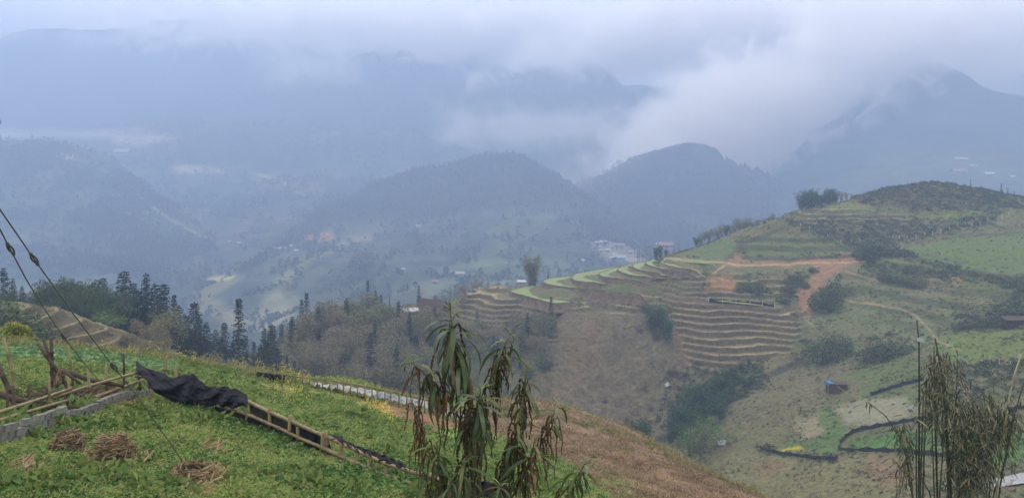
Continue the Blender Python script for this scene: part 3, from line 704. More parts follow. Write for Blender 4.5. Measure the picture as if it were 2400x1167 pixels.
# torn scraps drifting on the slopes
cloud('cloud_scrap', (-800, 2480, 120, -380, 2700, 290), [(1,0,0,-760,80), (-1,0,0,420,80), (0,0,1,150,50), (0,0,-1,-270,50)], 0.003, 60, 2.0)
cloud('cloud_scrap', (-250, 2150, -60, 330, 2420, 130), [(1,0,0,-210,80), (-1,0,0,-290,80), (0,0,1,-30,50), (0,0,-1,-100,50)], 0.003, 80, 1.8)
cloud('cloud_scrap', (-2100, 2380, -20, -900, 2700, 60), [(1,0,0,-2060,120), (-1,0,0,1000,160), (0,0,1,0,20), (0,0,-1,-40,22)], 0.0022, 100, 1.6)
# ---------------------------------------------------------------- rice terraces: level tread, bund along the lip, earth riser
def resample(p, step):
    p = np.asarray(p, float); d = np.r_[0, np.cumsum(np.linalg.norm(np.diff(p, axis=0), axis=1))]
    n = max(3, int(d[-1] / step)); t = np.linspace(0, d[-1], n); q = np.c_[np.interp(t, d, p[:, 0]), np.interp(t, d, p[:, 1])]
    for _ in range(3):
        q[1:-1] = 0.5 * q[1:-1] + 0.25 * (q[:-2] + q[2:])
    return q
TM = {
 'bright': (mat('terrace_crop', col=srgb(104,116,70), var=.25, scale=.35, bump=.12, bscale=3, rough=1), mat('terrace_bank_brown', col=srgb(92,80,64), var=.5, scale=.6, bump=.4, bscale=2.0, rough=1), mat('bund_dark', col=srgb(66,70,48), var=.4, scale=2, rough=1)),
 'green': (mat('terrace_stubble_green', col=srgb(108,118,84), var=.25, scale=.3, bump=.12, bscale=3, rough=1), MATS['terrace_bank_brown'], MATS['bund_dark']),
 'olive': (mat('terrace_olive', col=srgb(108,116,76), var=.25, scale=.3, bump=.12, bscale=3, rough=1), MATS['terrace_bank_brown'], mat('bund_olive', col=srgb(126,124,84), var=.4, scale=2, rough=1)),
 'tan': (mat('terrace_dry', col=srgb(116,103,82), var=.3, scale=.4, bump=.12, bscale=3, rough=1), mat('terrace_bank_dark', col=srgb(76,62,54), var=.5, scale=.6, bump=.4, bscale=2.0, rough=1), mat('bund_dry_grass', col=srgb(146,131,102), var=.4, scale=2, rough=1)),
 'brown': (mat('terrace_earth', col=srgb(112,98,78), var=.35, scale=.4, bump=.12, bscale=3, rough=1), MATS['terrace_bank_dark'], mat('bund_worn', col=srgb(132,118,94), var=.4, scale=2, rough=1)),
}
for lv, h, wdt, kd, pl in LIPS:
    if kd in ('tan', 'brown') or lv > -35: continue      # these are cut into the hillside sheet itself
    q = np.array([PZ(a, b, lv)[:2] for a, b in pl]); far = q[0, 1] - q[:, 1].min() > 12 and kd in ('green', 'bright', 'olive') and len(pl) > 5
    q = resample(q, 0.9 if lv < -30 else 1.2)
    t = np.gradient(q, axis=0); t /= np.linalg.norm(t, axis=1)[:, None] + 1e-9
    n = np.c_[-t[:, 1], t[:, 0]]                       # towards the hill
    k = np.arange(len(q)); wob = 0.22 * noise2(q[:, 0] * .35, q[:, 1] * .35, 61) + .15 * noise2(q[:, 0] * 1.1, q[:, 1] * 1.1, 63)
    q = q - n * wob[:, None]; zz = lv + 0.06 * noise2(q[:, 0] * .5, q[:, 1] * .5, 67); m = len(q)
    fade = np.clip(np.minimum(k, m - 1 - k) / 6.0, .35, 1)
    gz = mh_base(q[:, 0], q[:, 1]) + .1; e = smooth(-.5, 9 if not far else 5, np.minimum(k, m - 1 - k).astype(float))
    zz = gz * (1 - e) + zz * e if not far else np.where(k > m / 2, gz * (1 - e) + zz * e, zz)
    tread, bank, bund = TM[kd]
    w0 = 1.0 if far else wdt * .8
    poly = [tuple(v) + (float(z_) + .02,) for v, z_ in zip(q, zz)] + [tuple(q[-1] + n[-1] * w0) + (float(zz[-1]),), tuple(q[0] + n[0] * w0) + (float(zz[0]),)]
    bm = bmesh.new(); vs = [bm.verts.new(v) for v in poly]
    try: bm.faces.new(vs)
    except ValueError: pass
    bmesh.ops.triangulate(bm, faces=bm.faces[:], ngon_method='EAR_CLIP')
    me = bpy.data.meshes.new('rice_terrace'); bm.to_mesh(me); bm.free(); me.materials.append(tread)
    root = tag(link('rice_terrace', me), kind='structure')
    # riser
    rows = [(0.0, 0.0), (-.18, -.35), (-.32, -.7), (-.5, -1.0), (-.95, -1.7)]; V = []
    for j, (o, dz) in enumerate(rows):
        jit = (0.18 * noise2(q[:, 0] * .9 + j * 7, q[:, 1] * .9, 71)) if j else 0
        pp = q + n * ((o * h) * fade + jit)[:, None] if j else q
        V.append(np.c_[pp, (zz if j == 0 else zz + dz * h * fade)])
    V = np.concatenate(V); i = np.arange(len(rows) * m).reshape(len(rows), m)
    f = np.stack([i[:-1, :-1], i[1:, :-1], i[1:, 1:], i[:-1, 1:]], -1).reshape(-1, 4)
    link('terrace_riser', mesh('terrace_riser', V, f, bank, True), root)
    # bund
    hb = 0.13 + 0.1 * noise2(q[:, 0] * .8, q[:, 1] * .8, 75); prof = [(-.16, -.12, 0), (-.08, 0, .8), (.08, 0, 1), (.22, 0, .7), (.36, -.1, 0)]; V = []
    bs = .55 if lv > -30 else 1.0
    for o, dz, a in prof: V.append(np.c_[q + n * o * bs, zz + dz + hb * a * bs])
    V = np.concatenate(V); i = np.arange(len(prof) * m).reshape(len(prof), m)
    f = np.stack([i[:-1, :-1], i[:-1, 1:], i[1:, 1:], i[1:, :-1]], -1).reshape(-1, 4)
    link('terrace_bund', mesh('terrace_bund', V, f, bund, True), root)
# ---------------------------------------------------------------- plants: shapes first
def cards(pos, dirs, L, W, cols, droop=0.0, nrm=None):
    """leaf-shaped quads at pos, pointing along dirs"""
    n = len(pos); d = dirs / (np.linalg.norm(dirs, axis=1)[:, None] + 1e-9)
    r = NR.normal(0, 1, (n, 3)) if nrm is None else nrm + NR.normal(0, .35, (n, 3))
    s = np.cross(d, r); s /= np.linalg.norm(s, axis=1)[:, None] + 1e-9
    L = np.broadcast_to(L, n)[:, None]; W = np.broadcast_to(W, n)[:, None]
    mid = pos + d * L * .45; tip = pos + d * L; tip[:, 2] -= droop * L[:, 0]
    V = np.stack([pos, mid + s * W * .5, tip, mid - s * W * .5], 1).reshape(-1, 3)
    Fc = np.arange(4 * n).reshape(n, 4); C = np.repeat(cols, 4, axis=0)
    return V, Fc, C
def leafcols(n, a, b, k=1.0):
    t = NR.uniform(0, 1, n)[:, None] ** k; v = NR.uniform(.75, 1.25, (n, 1))
    return (np.asarray(a) * (1 - t) + np.asarray(b) * t) * v
def cmesh(name, parts, m):
    V = []; Fc = []; C = []; o = 0
    for v, f, c in parts:
        V.append(v); Fc.append(f + o); C.append(c); o += len(v)
    return mesh(name, np.concatenate(V), np.concatenate(Fc), m, False, np.concatenate(C))
m_leaf = mat('foliage', attr=True, var=.15, scale=1.0, rough=.8, spec=.15, trans=.25)
m_bark = mat('bark', col=srgb(82,70,58), var=.35, scale=6, rough=1, bump=.02, bscale=12)
m_culm = mat('bamboo_culm', col=srgb(96,98,64), var=.3, scale=3, rough=.7)

def conifer_me(H, Rr, seed, a, b, gap=.12, top=.0):
    rs = np.random.RandomState(seed); pos = []; dr = []; L = []; W = []
    z = H * .1
    while z < H * .985:
        t = z / H; rad = Rr * (1 - t) ** .75 * rs.uniform(.65, 1.15) + .15; nb = rs.randint(4, 7); a0 = rs.uniform(0, 7)
        for k in range(nb):
            if rs.rand() < gap: continue
            th = a0 + k * 2 * PI / nb + rs.uniform(-.4, .4); rl = rad * rs.uniform(.6, 1.1); up = .25 - .5 * (1 - t)
            nseg = max(2, int(rl / .38))
            for q in range(nseg):
                f = (q + .3) / nseg; r = rl * f
                for sgn in (-1, 1, 0):
                    p = [math.cos(th) * r, math.sin(th) * r, z + up * r * .4 - .14 * r * r + rs.uniform(-.1, .1)]
                    dd = np.array([math.cos(th + sgn * .8), math.sin(th + sgn * .8), -.25 + rs.uniform(-.3, .3)])
                    pos.append(p); dr.append(dd); L.append(rs.uniform(.35, .7) * (1.1 - .3 * t)); W.append(rs.uniform(.16, .3))
        z += rs.uniform(.28, .5)
    for k in range(6): pos.append([0, 0, H * .96]); dr.append([rs.uniform(-.3, .3), rs.uniform(-.3, .3), 1]); L.append(.5); W.append(.15)
    n = len(pos)
    me = cmesh('fir_crown', [cards(np.array(pos), np.array(dr), np.array(L), np.array(W), leafcols(n, a, b), .1)], m_leaf)
    mb = MB(); mb.tube([(0, 0, -1.5), (.03, 0, H * .4), (0, .04, H * .8), (0, 0, H)], [H * .013, H * .010, H * .005, .02], 6)
    return me, mb.mesh('trunk', m_bark, True)
def bamboo_me(H, spread, culms, seed, a, b, leaves=34, start=.3, bend=1.0, ll=.45, droop=.4):
    rs = np.random.RandomState(seed); pos = []; dr = []; mb = MB()
    for c in range(culms):
        th = rs.uniform(0, 2 * PI); r0 = rs.uniform(0, .35) * spread; h = H * rs.uniform(.62, 1.0); out = spread * rs.uniform(.25, 1.0) * bend
        pl = []
        for k in range(8):
            t = k / 7; pl.append(np.array([math.cos(th) * (r0 + out * t ** 2.4), math.sin(th) * (r0 + out * t ** 2.4), -1 * (k == 0) + h * (t - .16 * bend * max(0, t - .55) ** 2 * 4)]))
        mb.tube(pl, [.05, .05, .045, .04, .035, .025, .018, .01], 3, cap=False)
        for k in range(leaves):
            t = start + (1 - start) * rs.rand() ** .8; i = min(6, int(t * 7)); f = t * 7 - i; p = pl[i] * (1 - f) + pl[i + 1] * f
            w = .28 + .5 * (1 - t); an = rs.uniform(0, 2 * PI); pos.append(p + np.array([math.cos(an) * w, math.sin(an) * w, rs.uniform(-.25, .25)]) * rs.uniform(.2, 1)); dr.append([math.cos(an), math.sin(an), rs.uniform(-.9, .25)])
    n = len(pos)
    me = cmesh('bamboo_leaves', [cards(np.array(pos), np.array(dr), rs.uniform(.7, 1.3, n) * ll, rs.uniform(.22, .4, n) * ll, leafcols(n, a, b), droop)], m_leaf)
    return me, mb.mesh('culms', m_culm, True)
def broad_me(H, Rr, seed, a, b, clumps=12, per=70, ll=.35, low=.2):
    rs = np.random.RandomState(seed); parts = []; mb = MB(); cz = H * (.5 + low * .5)
    mb.tube([(0, 0, -1.5), (.1, 0, H * .25), (.05, .1, H * .55)], [H * .022, H * .017, H * .01], 5)
    for c in range(clumps):
        th = rs.uniform(0, 2 * PI); el = rs.uniform(-.5, 1.0); rr = Rr * rs.uniform(.45, .8)
        ce = np.array([math.cos(th) * rr * math.cos(el), math.sin(th) * rr * math.cos(el), cz + H * .34 * math.sin(el)])
        sr = Rr * rs.uniform(.28, .5); mb.tube([(0, 0, H * .3), tuple(ce * np.array([.5, .5, .9])), tuple(ce)], [H * .009, H * .005, .015], 3, cap=False)
        v = rs.normal(0, 1, (per, 3)); v /= np.linalg.norm(v, axis=1)[:, None]; v *= rs.uniform(.45, 1.1, (per, 1)); p = ce + v * sr * np.array([1, 1, .8])
        tone = rs.uniform(.75, 1.25)
        parts.append(cards(p, v + np.array([0, 0, -.1]), rs.uniform(.6, 1.4, per) * ll, rs.uniform(.35, .6, per) * ll, leafcols(per, a, b) * tone, .1))
    return cmesh('crown', parts, m_leaf), mb.mesh('trunk', m_bark, True)
def bare_me(H, seed, a, b, culms=9, spread=1.6, leaves=10, ll=.3):
    """thin upright stems with few leaves"""
    rs = np.random.RandomState(seed); mb = MB(); pos = []; dr = []
    for c in range(culms):
        x, y = rs.uniform(-1, 1, 2) * spread; h = H * rs.uniform(.55, 1); lx, ly = rs.uniform(-.5, .5, 2)
        pl = [np.array([x, y, -1.0]), np.array([x + lx * .4, y + ly * .4, h * .5]), np.array([x + lx, y + ly, h])]
        mb.tube(pl, [.06, .05, .02], 4, cap=False)
        for k in range(leaves):
            t = rs.uniform(.25, 1); p = pl[1] * (1 - (t - .5) * 2) + pl[2] * ((t - .5) * 2) if t > .5 else pl[0] * (1 - t * 2) + pl[1] * t * 2; an = rs.uniform(0, 7)
            pos.append(p); dr.append([math.cos(an), math.sin(an), rs.uniform(-.2, .9)])
    n = len(pos)
    return cmesh('leaves', [cards(np.array(pos), np.array(dr), rs.uniform(.6, 1.6, n) * ll, rs.uniform(.12, .3, n) * ll * 1.6, leafcols(n, a, b), .1)], m_leaf), mb.mesh('stems', mat('dry_stem', col=srgb(96,90,74), var=.3, scale=3), True)

FIR_A, FIR_B = srgb(16,26,22), srgb(36,52,38)
BAM_A, BAM_B = srgb(30,46,30), srgb(72,88,54)
SCR_A, SCR_B = srgb(84,82,62), srgb(134,126,100)
GRY_A, GRY_B = srgb(72,78,56), srgb(116,116,82)
KIND = {}
def make_kind(key, name, metas, parts, n0=None):
    KIND[key] = (name, metas, parts)
make_kind('fir', 'fir_tree', [conifer_me(13, 2.9, 1, FIR_A, FIR_B), conifer_me(11, 3.0, 2, FIR_A, FIR_B), conifer_me(14, 2.1, 3, FIR_A, FIR_B, .2), conifer_me(9, 2.6, 4, FIR_A, FIR_B)], ('crown', 'trunk'))
make_kind('fat', 'fir_tree', [conifer_me(11, 3.2, 5, FIR_A, FIR_B, .05), conifer_me(9.5, 3.0, 6, FIR_A, FIR_B, .05)], ('crown', 'trunk'))
make_kind('bam', 'bamboo_clump', [bamboo_me(9, 3.0, 40, s, BAM_A, BAM_B, 44) for s in (11, 12, 13)], ('leaves', 'culms'))
make_kind('dbam', 'bamboo_clump', [bamboo_me(7, 2.4, 30, s, srgb(26,46,32), srgb(66,94,58), 40, .12, .8) for s in (14, 15, 16)], ('leaves', 'culms'))
make_kind('scr', 'scrub_tree', [broad_me(7, 3.0, s, SCR_A, SCR_B, 14, 80, .42) for s in (21, 22, 23)], ('crown', 'trunk'))
make_kind('gry', 'broadleaf_tree', [broad_me(8, 3.0, s, GRY_A, GRY_B, 14, 80, .42) for s in (24, 25, 26)], ('crown', 'trunk'))
make_kind('dpl', 'bamboo_clump', [bamboo_me(8, 2.6, 24, s, SCR_A, SCR_B, 34, .25) for s in (31, 32)], ('leaves', 'culms'))
make_kind('bsh', 'leafy_bush', [broad_me(2.6, 2.9, s, srgb(42,54,38), srgb(84,94,60), 20, 70, .34, -.3) for s in (41, 42)], ('crown', 'trunk'))
make_kind('bare', 'bare_stem_clump', [bare_me(7.5, s, GRY_A, GRY_B, 7, 1.3, 12) for s in (51, 52)], ('leaves', 'stems'))
make_kind('grn', 'broadleaf_tree', [broad_me(5, 2.2, s, srgb(62,86,46), srgb(100,120,66), 12, 70, .32) for s in (61,)], ('crown', 'trunk'))
make_kind('lone', 'bamboo_clump', [bamboo_me(9.6, 3.3, 60, 71, srgb(60,72,56), srgb(116,120,96), 34, .12, .8, .5, .1)], ('leaves', 'culms'))
TREES = []
def plant(key, x, y, z, s, label, cat='tree', group=None, v=None, rz=None, sx=1.0):
    name, metas, parts = KIND[key]; v = R.randrange(len(metas)) if v is None else v
    o = empty(name, (x, y, z), label, cat, group, rz=R.uniform(0, 6.28) if rz is None else rz)
    o.scale = (s * sx, s * sx, s)
    for nm, me in zip(parts, metas[v]):
        link(nm, me, o)
    TREES.append(o); return o
def ground_at(hf, px, Y): 
    x = (px - 1200) / F * Y; return x, Y, float(hf(np.array([x]), np.array([Y]))[0])
def HgtPx(kx, top_px, px, Y, gz):
    """height a plant needs for its top to stand where surveyed"""
    return (HZ - top_px) / F * Y - gz
BASEH = {'fir': [13, 11, 14, 9], 'fat': [11, 9.5], 'bam': [8.5] * 3, 'dbam': [6.8] * 3, 'scr': [7.4] * 3, 'gry': [8.4] * 3, 'dpl': [7.6] * 2, 'bsh': [3.3] * 2, 'bare': [7.4] * 2, 'grn': [5.2], 'lone': [9.3]}
def stand(key, px, top, Y, label, cat='tree', group=None, hf=None, v=None, sx=1.0, sink=0.0):
    x, y, z = ground_at(hf or mh, px, Y); v = R.randrange(len(BASEH[key])) if v is None else v
    if key == 'bsh': sink = .9 if Y > 140 else .3
    H = max(1.0, HgtPx(key, top, px, Y, z) + sink); return plant(key, x, y, z - sink, H / BASEH[key][v], label, cat, group, v, sx=sx)

# left wood behind the knoll
FG_L = 'dark firs massed at the left edge of the valley'
firs = [(8,628,158),(30,650,160),(-20,640,156),(52,668,162),(215,668,168),(240,650,165),(290,634,160),(312,662,158),(275,690,156),(342,638,163),(325,680,157),(362,664,160),(384,666,162),(372,700,158),(352,720,155),(300,720,154),
        (408,690,165),(420,716,160),(436,738,162),(455,708,170),(440,760,158),(468,742,166),(484,754,165),(398,740,156),(415,770,156),(505,772,172),(526,756,178),(520,790,165),(545,800,170),(575,790,175),(595,800,176),(640,760,190),(610,812,170),(650,815,180),(672,830,175),(490,800,160),(560,820,168),(395,765,150),(410,790,148),(428,775,154),(445,790,152),(462,780,156),(478,795,156),(400,800,146),(436,805,150),(470,815,154),(510,815,162),(535,825,166),(580,828,172),(600,835,174),(630,838,178),(655,845,182),(690,845,188),(625,800,180),(500,835,156),(455,830,150),(425,825,147),(280,720,152),(262,700,156),(318,735,150),(336,690,158),(345,730,150),(372,735,152),(392,720,160),(365,780,146),(385,800,144),(345,770,150),(330,760,152),(470,840,150),(520,845,158),(545,850,160),(585,848,170),(610,850,172)]
for px, top, Y in firs:
    k = 'fat' if (230 < px < 520 and R.random() < .6) else 'fir'
    where = 'at the far left edge beside the bamboo' if px < 100 else 'rising out of the bamboo behind the knoll' if px < 275 else 'in the tall group right of the knoll' if px < 400 else 'in the dense dark belt left of the tallest fir' if px < 520 else 'around the foot of the tall lone fir' if px < 600 else 'at the low end of the belt beside the brown wood'
    stand(k, px, top, Y, ('broad' if k == 'fat' else 'narrow') + ' dark fir ' + where, 'tree', FG_L, sx=R.uniform(1.05, 1.4))
stand('fir', 560, 698, 166, 'tall thin fir standing clear above the tree line left of centre', 'tree', v=2, sx=1.15)
BG = 'bamboo clumps feathering above the terraced knoll at the left'
for px, top, Y in [(65,690,152),(95,670,150),(110,648,155),(135,640,152),(150,665,146),(172,634,154),(195,640,150),(210,662,146),(225,652,152),(250,664,150),(262,690,146),(130,690,143),(170,690,143),(235,700,143),(80,710,146),(200,705,142),(115,665,155),(160,650,156),(185,652,152),(238,672,148),(275,680,150),(45,680,152),(20,670,154),(0,690,150),(150,700,144),(220,690,145),(100,705,143)]:
    stand('bam', px, top, Y, ('tall' if top < 660 else 'low') + ' feathery bamboo clump behind the ' + ('left' if px < 110 else 'middle' if px < 190 else 'right') + ' of the terraced knoll', 'bamboo', BG)
stand('grn', 258, 722, 138, 'bright green rounded tree at the right end of the terraced knoll', 'tree', sx=1.6)
for px, top, Y in [(320,745,128),(345,758,124),(370,748,128),(300,772,122),(350,790,116),(385,780,120),(330,800,114)]:
    stand('scr', px, top, Y, 'greyish brown scrub tree in front of the dark firs at left', 'tree', 'brown scrub trees below the firs')
for px, top, Y in [(385,712,140),(400,725,138)]:
    stand('gry', px, top, Y, 'soft green broadleaf tree leaning against the dark firs at left', 'tree', 'green trees against the firs')
for px, top, Y in [(490,815,150),(550,835,150)]:
    stand('scr', px, top, Y, 'pale brown scrub tree poking over the brow of the vegetable slope', 'tree', 'scrub trees over the brow')
for px, top, Y in [(15,715,112),(-30,700,110),(60,745,112),(20,770,106),(-10,760,100),(40,790,104)]:
    stand('bsh', px, top, Y, 'dark green bush on the left flank of the terraced knoll', 'bush', 'bushes on the knoll flank', sx=1.3)
# misty wooded slope below the farmhouse
WG = 'grey brown trees covering the misty wooded slope'
n = 0
for py in np.arange(742, 900, 14):
    for px in np.arange(610, 1290, 21):
        px_ = px + R.uniform(-11, 11); py_ = py + R.uniform(-7, 7)
        # upper edge of the wood
        edge_y = np.interp(px_, [600, 650, 700, 780, 900, 960, 1020, 1100, 1180, 1290], [840, 790, 758, 726, 730, 765, 790, 812, 822, 835])
        lowlim = 905 if px_ < 1000 else 960
        if py_ < edge_y or py_ > lowlim: continue
        f = (py_ - edge_y) / (lowlim - edge_y)
        Y = 252 - 42 * f - max(0, 700 - px_) * .18 + R.uniform(-5, 5) if px_ < 1000 else 262 - 25 * f + R.uniform(-5, 5)
        k = R.choice(['scr', 'scr', 'gry', 'dpl', 'dpl', 'scr'])
        if R.random() < .1: k = 'fir'
        x, y, z = ground_at(mh, px_, Y); s = R.uniform(.8, 1.3) * (1.0 if px_ < 1000 else .75)
        if k == 'fir': plant('fir', x, y, z, s * .8, 'small dark fir poking out of the grey brown wood', 'tree', 'firs in the grey brown wood')
        else: plant(k, x, y, z, s, {'scr': 'rounded brown scrub tree', 'gry': 'dull green rounded tree', 'dpl': 'feathery brown bamboo'}[k] + (' high' if f < .33 else ' halfway down' if f < .66 else ' low') + ' on the misty wooded slope' + (', left part' if px_ < 740 else ', middle part' if px_ < 880 else ', right part'), 'tree', WG)
        n += 1
for px in range(1020, 1300, 26):
    for Y in (226, 238, 214):
        x, y, z = ground_at(mh, px + R.uniform(-12, 12), Y + R.uniform(-5, 5)); plant(R.choice(['scr', 'bsh', 'gry', 'bsh']), x, y, z, R.uniform(.6, 1.0), 'grey brown tree on the misty wooded slope', 'tree', WG)
for px, top, Y, k, v, lb in [(862,656,262,'fir',2,'tallest fir above the grey brown wood'),(880,680,262,'fat',0,'broad dark fir just right of the tallest one above the wood'),(893,690,258,'fir',3,'short dark fir leaning against the broad fir above the wood'),(848,690,264,'fir',1,'dark fir at the left foot of the tallest fir above the wood'),
        (913,695,262,'fir',2,'thin leaning fir right of the three dark firs above the wood'),(935,704,262,'fir',3,'slender fir with a bare trunk left of the brown farmhouse'),(982,668,288,'fir',1,'dark fir rising behind the brown farmhouse roof'),(757,708,262,'fir',2,'thin fir on the upper left shoulder of the grey brown wood'),(660,755,225,'fir',0,'dark pointed fir at the left foot of the grey brown wood'),(634,762,210,'fir',1,'dark pointed fir between the tall thin fir and the wood')]:
    stand(k, px, top, Y, lb, 'tree', v=v, sx=.8)
for i, (px, top, Y) in enumerate([(1005,690,290),(1022,676,292),(1042,672,294),(1060,655,292),(1072,665,290),(1050,690,286)]):
    stand('bare', px, top, Y, 'bare grey stems rising behind the brown farmhouse', 'tree', 'bare trees behind the farmhouse')
for i, (px, top, Y) in enumerate([(1090,662,294),(1110,655,296),(1128,656,298),(1145,660,298),(1080,680,284),(1100,678,290)]):
    stand('scr', px, top, Y, 'leafless brown scrub tree at the back edge of the dry terraces', 'tree', 'scrub behind the dry terraces')
for px, top, Y in [(950,720,258),(960,740,250),(985,752,248),(1010,748,250),(935,745,245),(1030,755,252)]:
    stand('gry', px, top, Y, 'dull green tree below the brown farmhouse', 'tree', 'green trees below the farmhouse', sx=1.2)
# right hill
stand('lone', 1247, 588, 300, 'lone bamboo clump fanning up at the tip of the green terraces', 'bamboo')
stand('bam', 1548, 706, 254, 'tall dark bamboo clump alone on the bare eroded slope', 'bamboo', sx=1.1)
stand('dbam', 1530, 700, 256, 'upper left bamboo of the pair alone on the eroded slope', 'bamboo')
stand('dbam', 1562, 735, 250, 'lowest bamboo clump below the tall one on the eroded slope', 'bamboo')
for px, top, Y in [(1493,570,318),(1503,580,316),(1512,574,318),(1522,568,320)]:
    stand('bare', px, top, Y, 'bare upright stems behind the top green terraces', 'tree', 'bare stems behind the green terraces', sx=.6)
for px, top, Y in [(1537,576,316),(1548,570,318),(1561,580,316)]:
    stand('dbam', px, top, Y, 'leafy dark bamboo behind the top green terraces', 'bamboo', 'leafy bamboo behind the green terraces', sx=.8)
for px, top, Y in [(1580,565,318),(1590,560,320),(1597,572,318)]:
    stand('bare', px, top, Y, 'tall thin tree with sparse leaves behind the top green terraces', 'tree', 'sparse trees behind the terraces', sx=.6)
for i, px in enumerate(range(1632, 1816, 10)):
    Y = 318 + (px - 1632) * .17; top = np.interp(px, [1632, 1660, 1700, 1750, 1815], [556, 534, 520, 512, 498]) + R.uniform(-8, 8)
    stand(R.choice(['dpl', 'bam', 'gry', 'dpl']), px, top, Y + 3, 'greyish bamboo and scrub lining the back edge of the right hill', 'bamboo', 'bamboo lining the back of the right hill', sx=.9)
for px, top, Y in [(1878,446,356),(1892,440,358),(1905,436,360),(1918,446,358),(1935,440,362),(1946,436,362),(1958,444,364),(1925,452,360)]:
    stand('dbam', px, top, Y, 'dense dark bamboo clump on the shoulder of the right hill', 'bamboo', 'dark bamboo on the hill shoulder', sx=1.1)
for px, top, Y in [(1972,444,366),(1984,448,367),(1996,452,368)]:
    stand('dpl', px, top, Y, 'pale bamboo right of the dense dark clumps on the hill shoulder', 'bamboo', 'pale bamboo on the hill shoulder', sx=.8)
for px in list(range(2015, 2345, 14)):
    Y = 371 - max(0, px - 2250) * .06; top = np.interp(px, [2015, 2060, 2100, 2180, 2260, 2345], [454, 440, 432, 428, 432, 446]) + R.uniform(-2, 4)
    stand('bsh', px, top, Y, 'low dark bush along the summit of the right hill', 'bush', 'bushes along the summit', sx=1.5)
for px, top, v, lb in [(2275,421,2,'small lone fir on the summit of the right hill'),(2347,431,1,'left fir of the group at the right end of the summit'),(2362,440,3,'middle fir of the group at the right end of the summit'),(2377,447,3,'right fir of the group at the right end of the summit')]:
    stand('fir', px, top, 366, lb, 'tree', v=v, sx=.8)
GG = 'dark green bamboo packed in the gully grove'
for px, top, Y in [(1590,930,214),(1605,912,216),(1580,965,210),(1612,945,210),(1640,900,218),(1625,890,220),(1655,885,219),(1672,872,222),(1690,868,222),(1705,858,226),(1722,852,228),(1740,842,232),(1755,836,236),(1768,850,233),(1735,870,224),(1715,885,218),(1695,905,213),(1670,915,211),(1650,935,208),(1630,960,206),(1600,985,205),(1570,990,207),(1750,880,220),(1690,935,206),(1780,860,230)]:
    stand('dbam', px, top, Y, 'dark green bamboo clump packed into the gully below the dry terraces', 'bamboo', GG, sx=1.25)
for px, top, Y in [(1468,980,208),(1492,968,208),(1510,978,207),(1482,1000,204)]:
    stand('dbam', px, top, Y, 'dark bamboo clump at the gully mouth above the dug field', 'bamboo', 'bamboo at the gully mouth', sx=1.2)
stand('grn', 1650, 968, 194, 'rounded bright green tree in front of the gully bamboo', 'tree', sx=1.1)
stand('grn', 1616, 992, 188, 'small pale green tree with forked trunk at the gully edge', 'tree', sx=.8)
stand('gry', 1640, 990, 186, 'small grey green tree between the two bright trees at the gully', 'tree', sx=.7)
for px, top, Y, sx, lb in [(2068,553,292,1.6,'large dark bush above the orange landslip'),(2040,566,292,1.4,'dark bush left of the large one above the landslip'),(2025,574,290,1.2,'low dark bush at the left end of the pair above the landslip'),
        (1908,620,282,.9,'small round bush beside the track on the landslip'),(1887,655,272,.7,'tiny bush in the middle of the orange landslip'),(1760,655,272,1.7,'wide dark bush below the orange track'),(1745,662,270,1.5,'dark bush at the left end of the scrub below the track'),(1785,666,268,1.5,'dark bush at the right end of the scrub below the track'),
        (1955,655,262,1.3,'dark bush on the right lip of the landslip'),(1935,672,258,1.2,'lower dark bush on the right lip of the landslip'),(1855,645,274,1.3,'upper bush on the left lip of the landslip'),(1845,665,270,1.3,'middle bush on the left lip of the landslip'),(1835,690,264,1.4,'lowest bush on the left lip of the landslip'),(1872,640,276,1.0,'small bush nearest the track on the left lip'),
        (1965,775,232,1.3,'dark bush in the middle of the green slope'),(1950,790,226,1.2,'dark bush just below and left of the mid slope one'),(2110,640,262,1.4,'dark bush on the ditch right of the landslip'),(2080,632,266,1.4,'dark bush at the upper end of the ditch'),(2140,645,258,1.3,'dark bush at the right end of the upper ditch'),
        (2060,800,210,1.5,'dark green bush left of the stony track'),(2100,790,210,1.5,'broad green bush against the stony track'),(2300,745,214,1.8,'green bush among the scrub near the plank shed'),(2260,750,216,1.6,'green bush left of the scrub near the plank shed'),(2340,740,212,1.8,'dark bush beside the plank shed'),(2385,690,218,1.9,'dark bush at the right edge above the plank shed'),(2400,640,240,1.8,'dark bush at the right edge beside the bright field')]:
    stand('bsh', px, top, Y, lb, 'bush', sx=sx / 1.2)
# ---------------------------------------------------------------- ground cover nobody could count
def shrub_me(seed, n, r, h, a, b, L, W, up=.3):
    rs = np.random.RandomState(seed); v = rs.normal(0, 1, (n, 3)); v /= np.linalg.norm(v, axis=1)[:, None]; v[:, 2] = np.abs(v[:, 2]); p = v * rs.uniform(.3, 1, (n, 1)) * np.array([r, r, h])
    return cmesh('shrub', [cards(p, v + np.array([0, 0, up]), rs.uniform(.6, 1.3, n) * L, rs.uniform(.6, 1.2, n) * W, leafcols(n, a, b), .15)], m_leaf)
def tuft_me(seed, n, r, h, a, b, W=.03):
    rs = np.random.RandomState(seed); p = np.c_[rs.normal(0, r * .35, (n, 2)), np.zeros(n)]; d = np.c_[p[:, :2] * 1.6 / r + rs.normal(0, .25, (n, 2)), np.ones(n)]
    return cmesh('tuft', [cards(p, d, rs.uniform(.5, 1.1, n) * h, np.full(n, W), leafcols(n, a, b), .35)], m_leaf)
pr_green = [proto('shrub_shape', shrub_me(s, 34, .55, .55, srgb(46,60,38), srgb(88,98,62), .34, .2)) for s in (1, 2)]
pr_dark = [proto('shrub_shape', shrub_me(s, 46, .8, .9, srgb(42,52,38), srgb(88,96,62), .4, .24)) for s in (3, 4)]
pr_dry = [proto('shrub_shape', shrub_me(s, 30, .5, .5, srgb(80,72,58), srgb(128,116,92), .34, .12)) for s in (5, 6)]
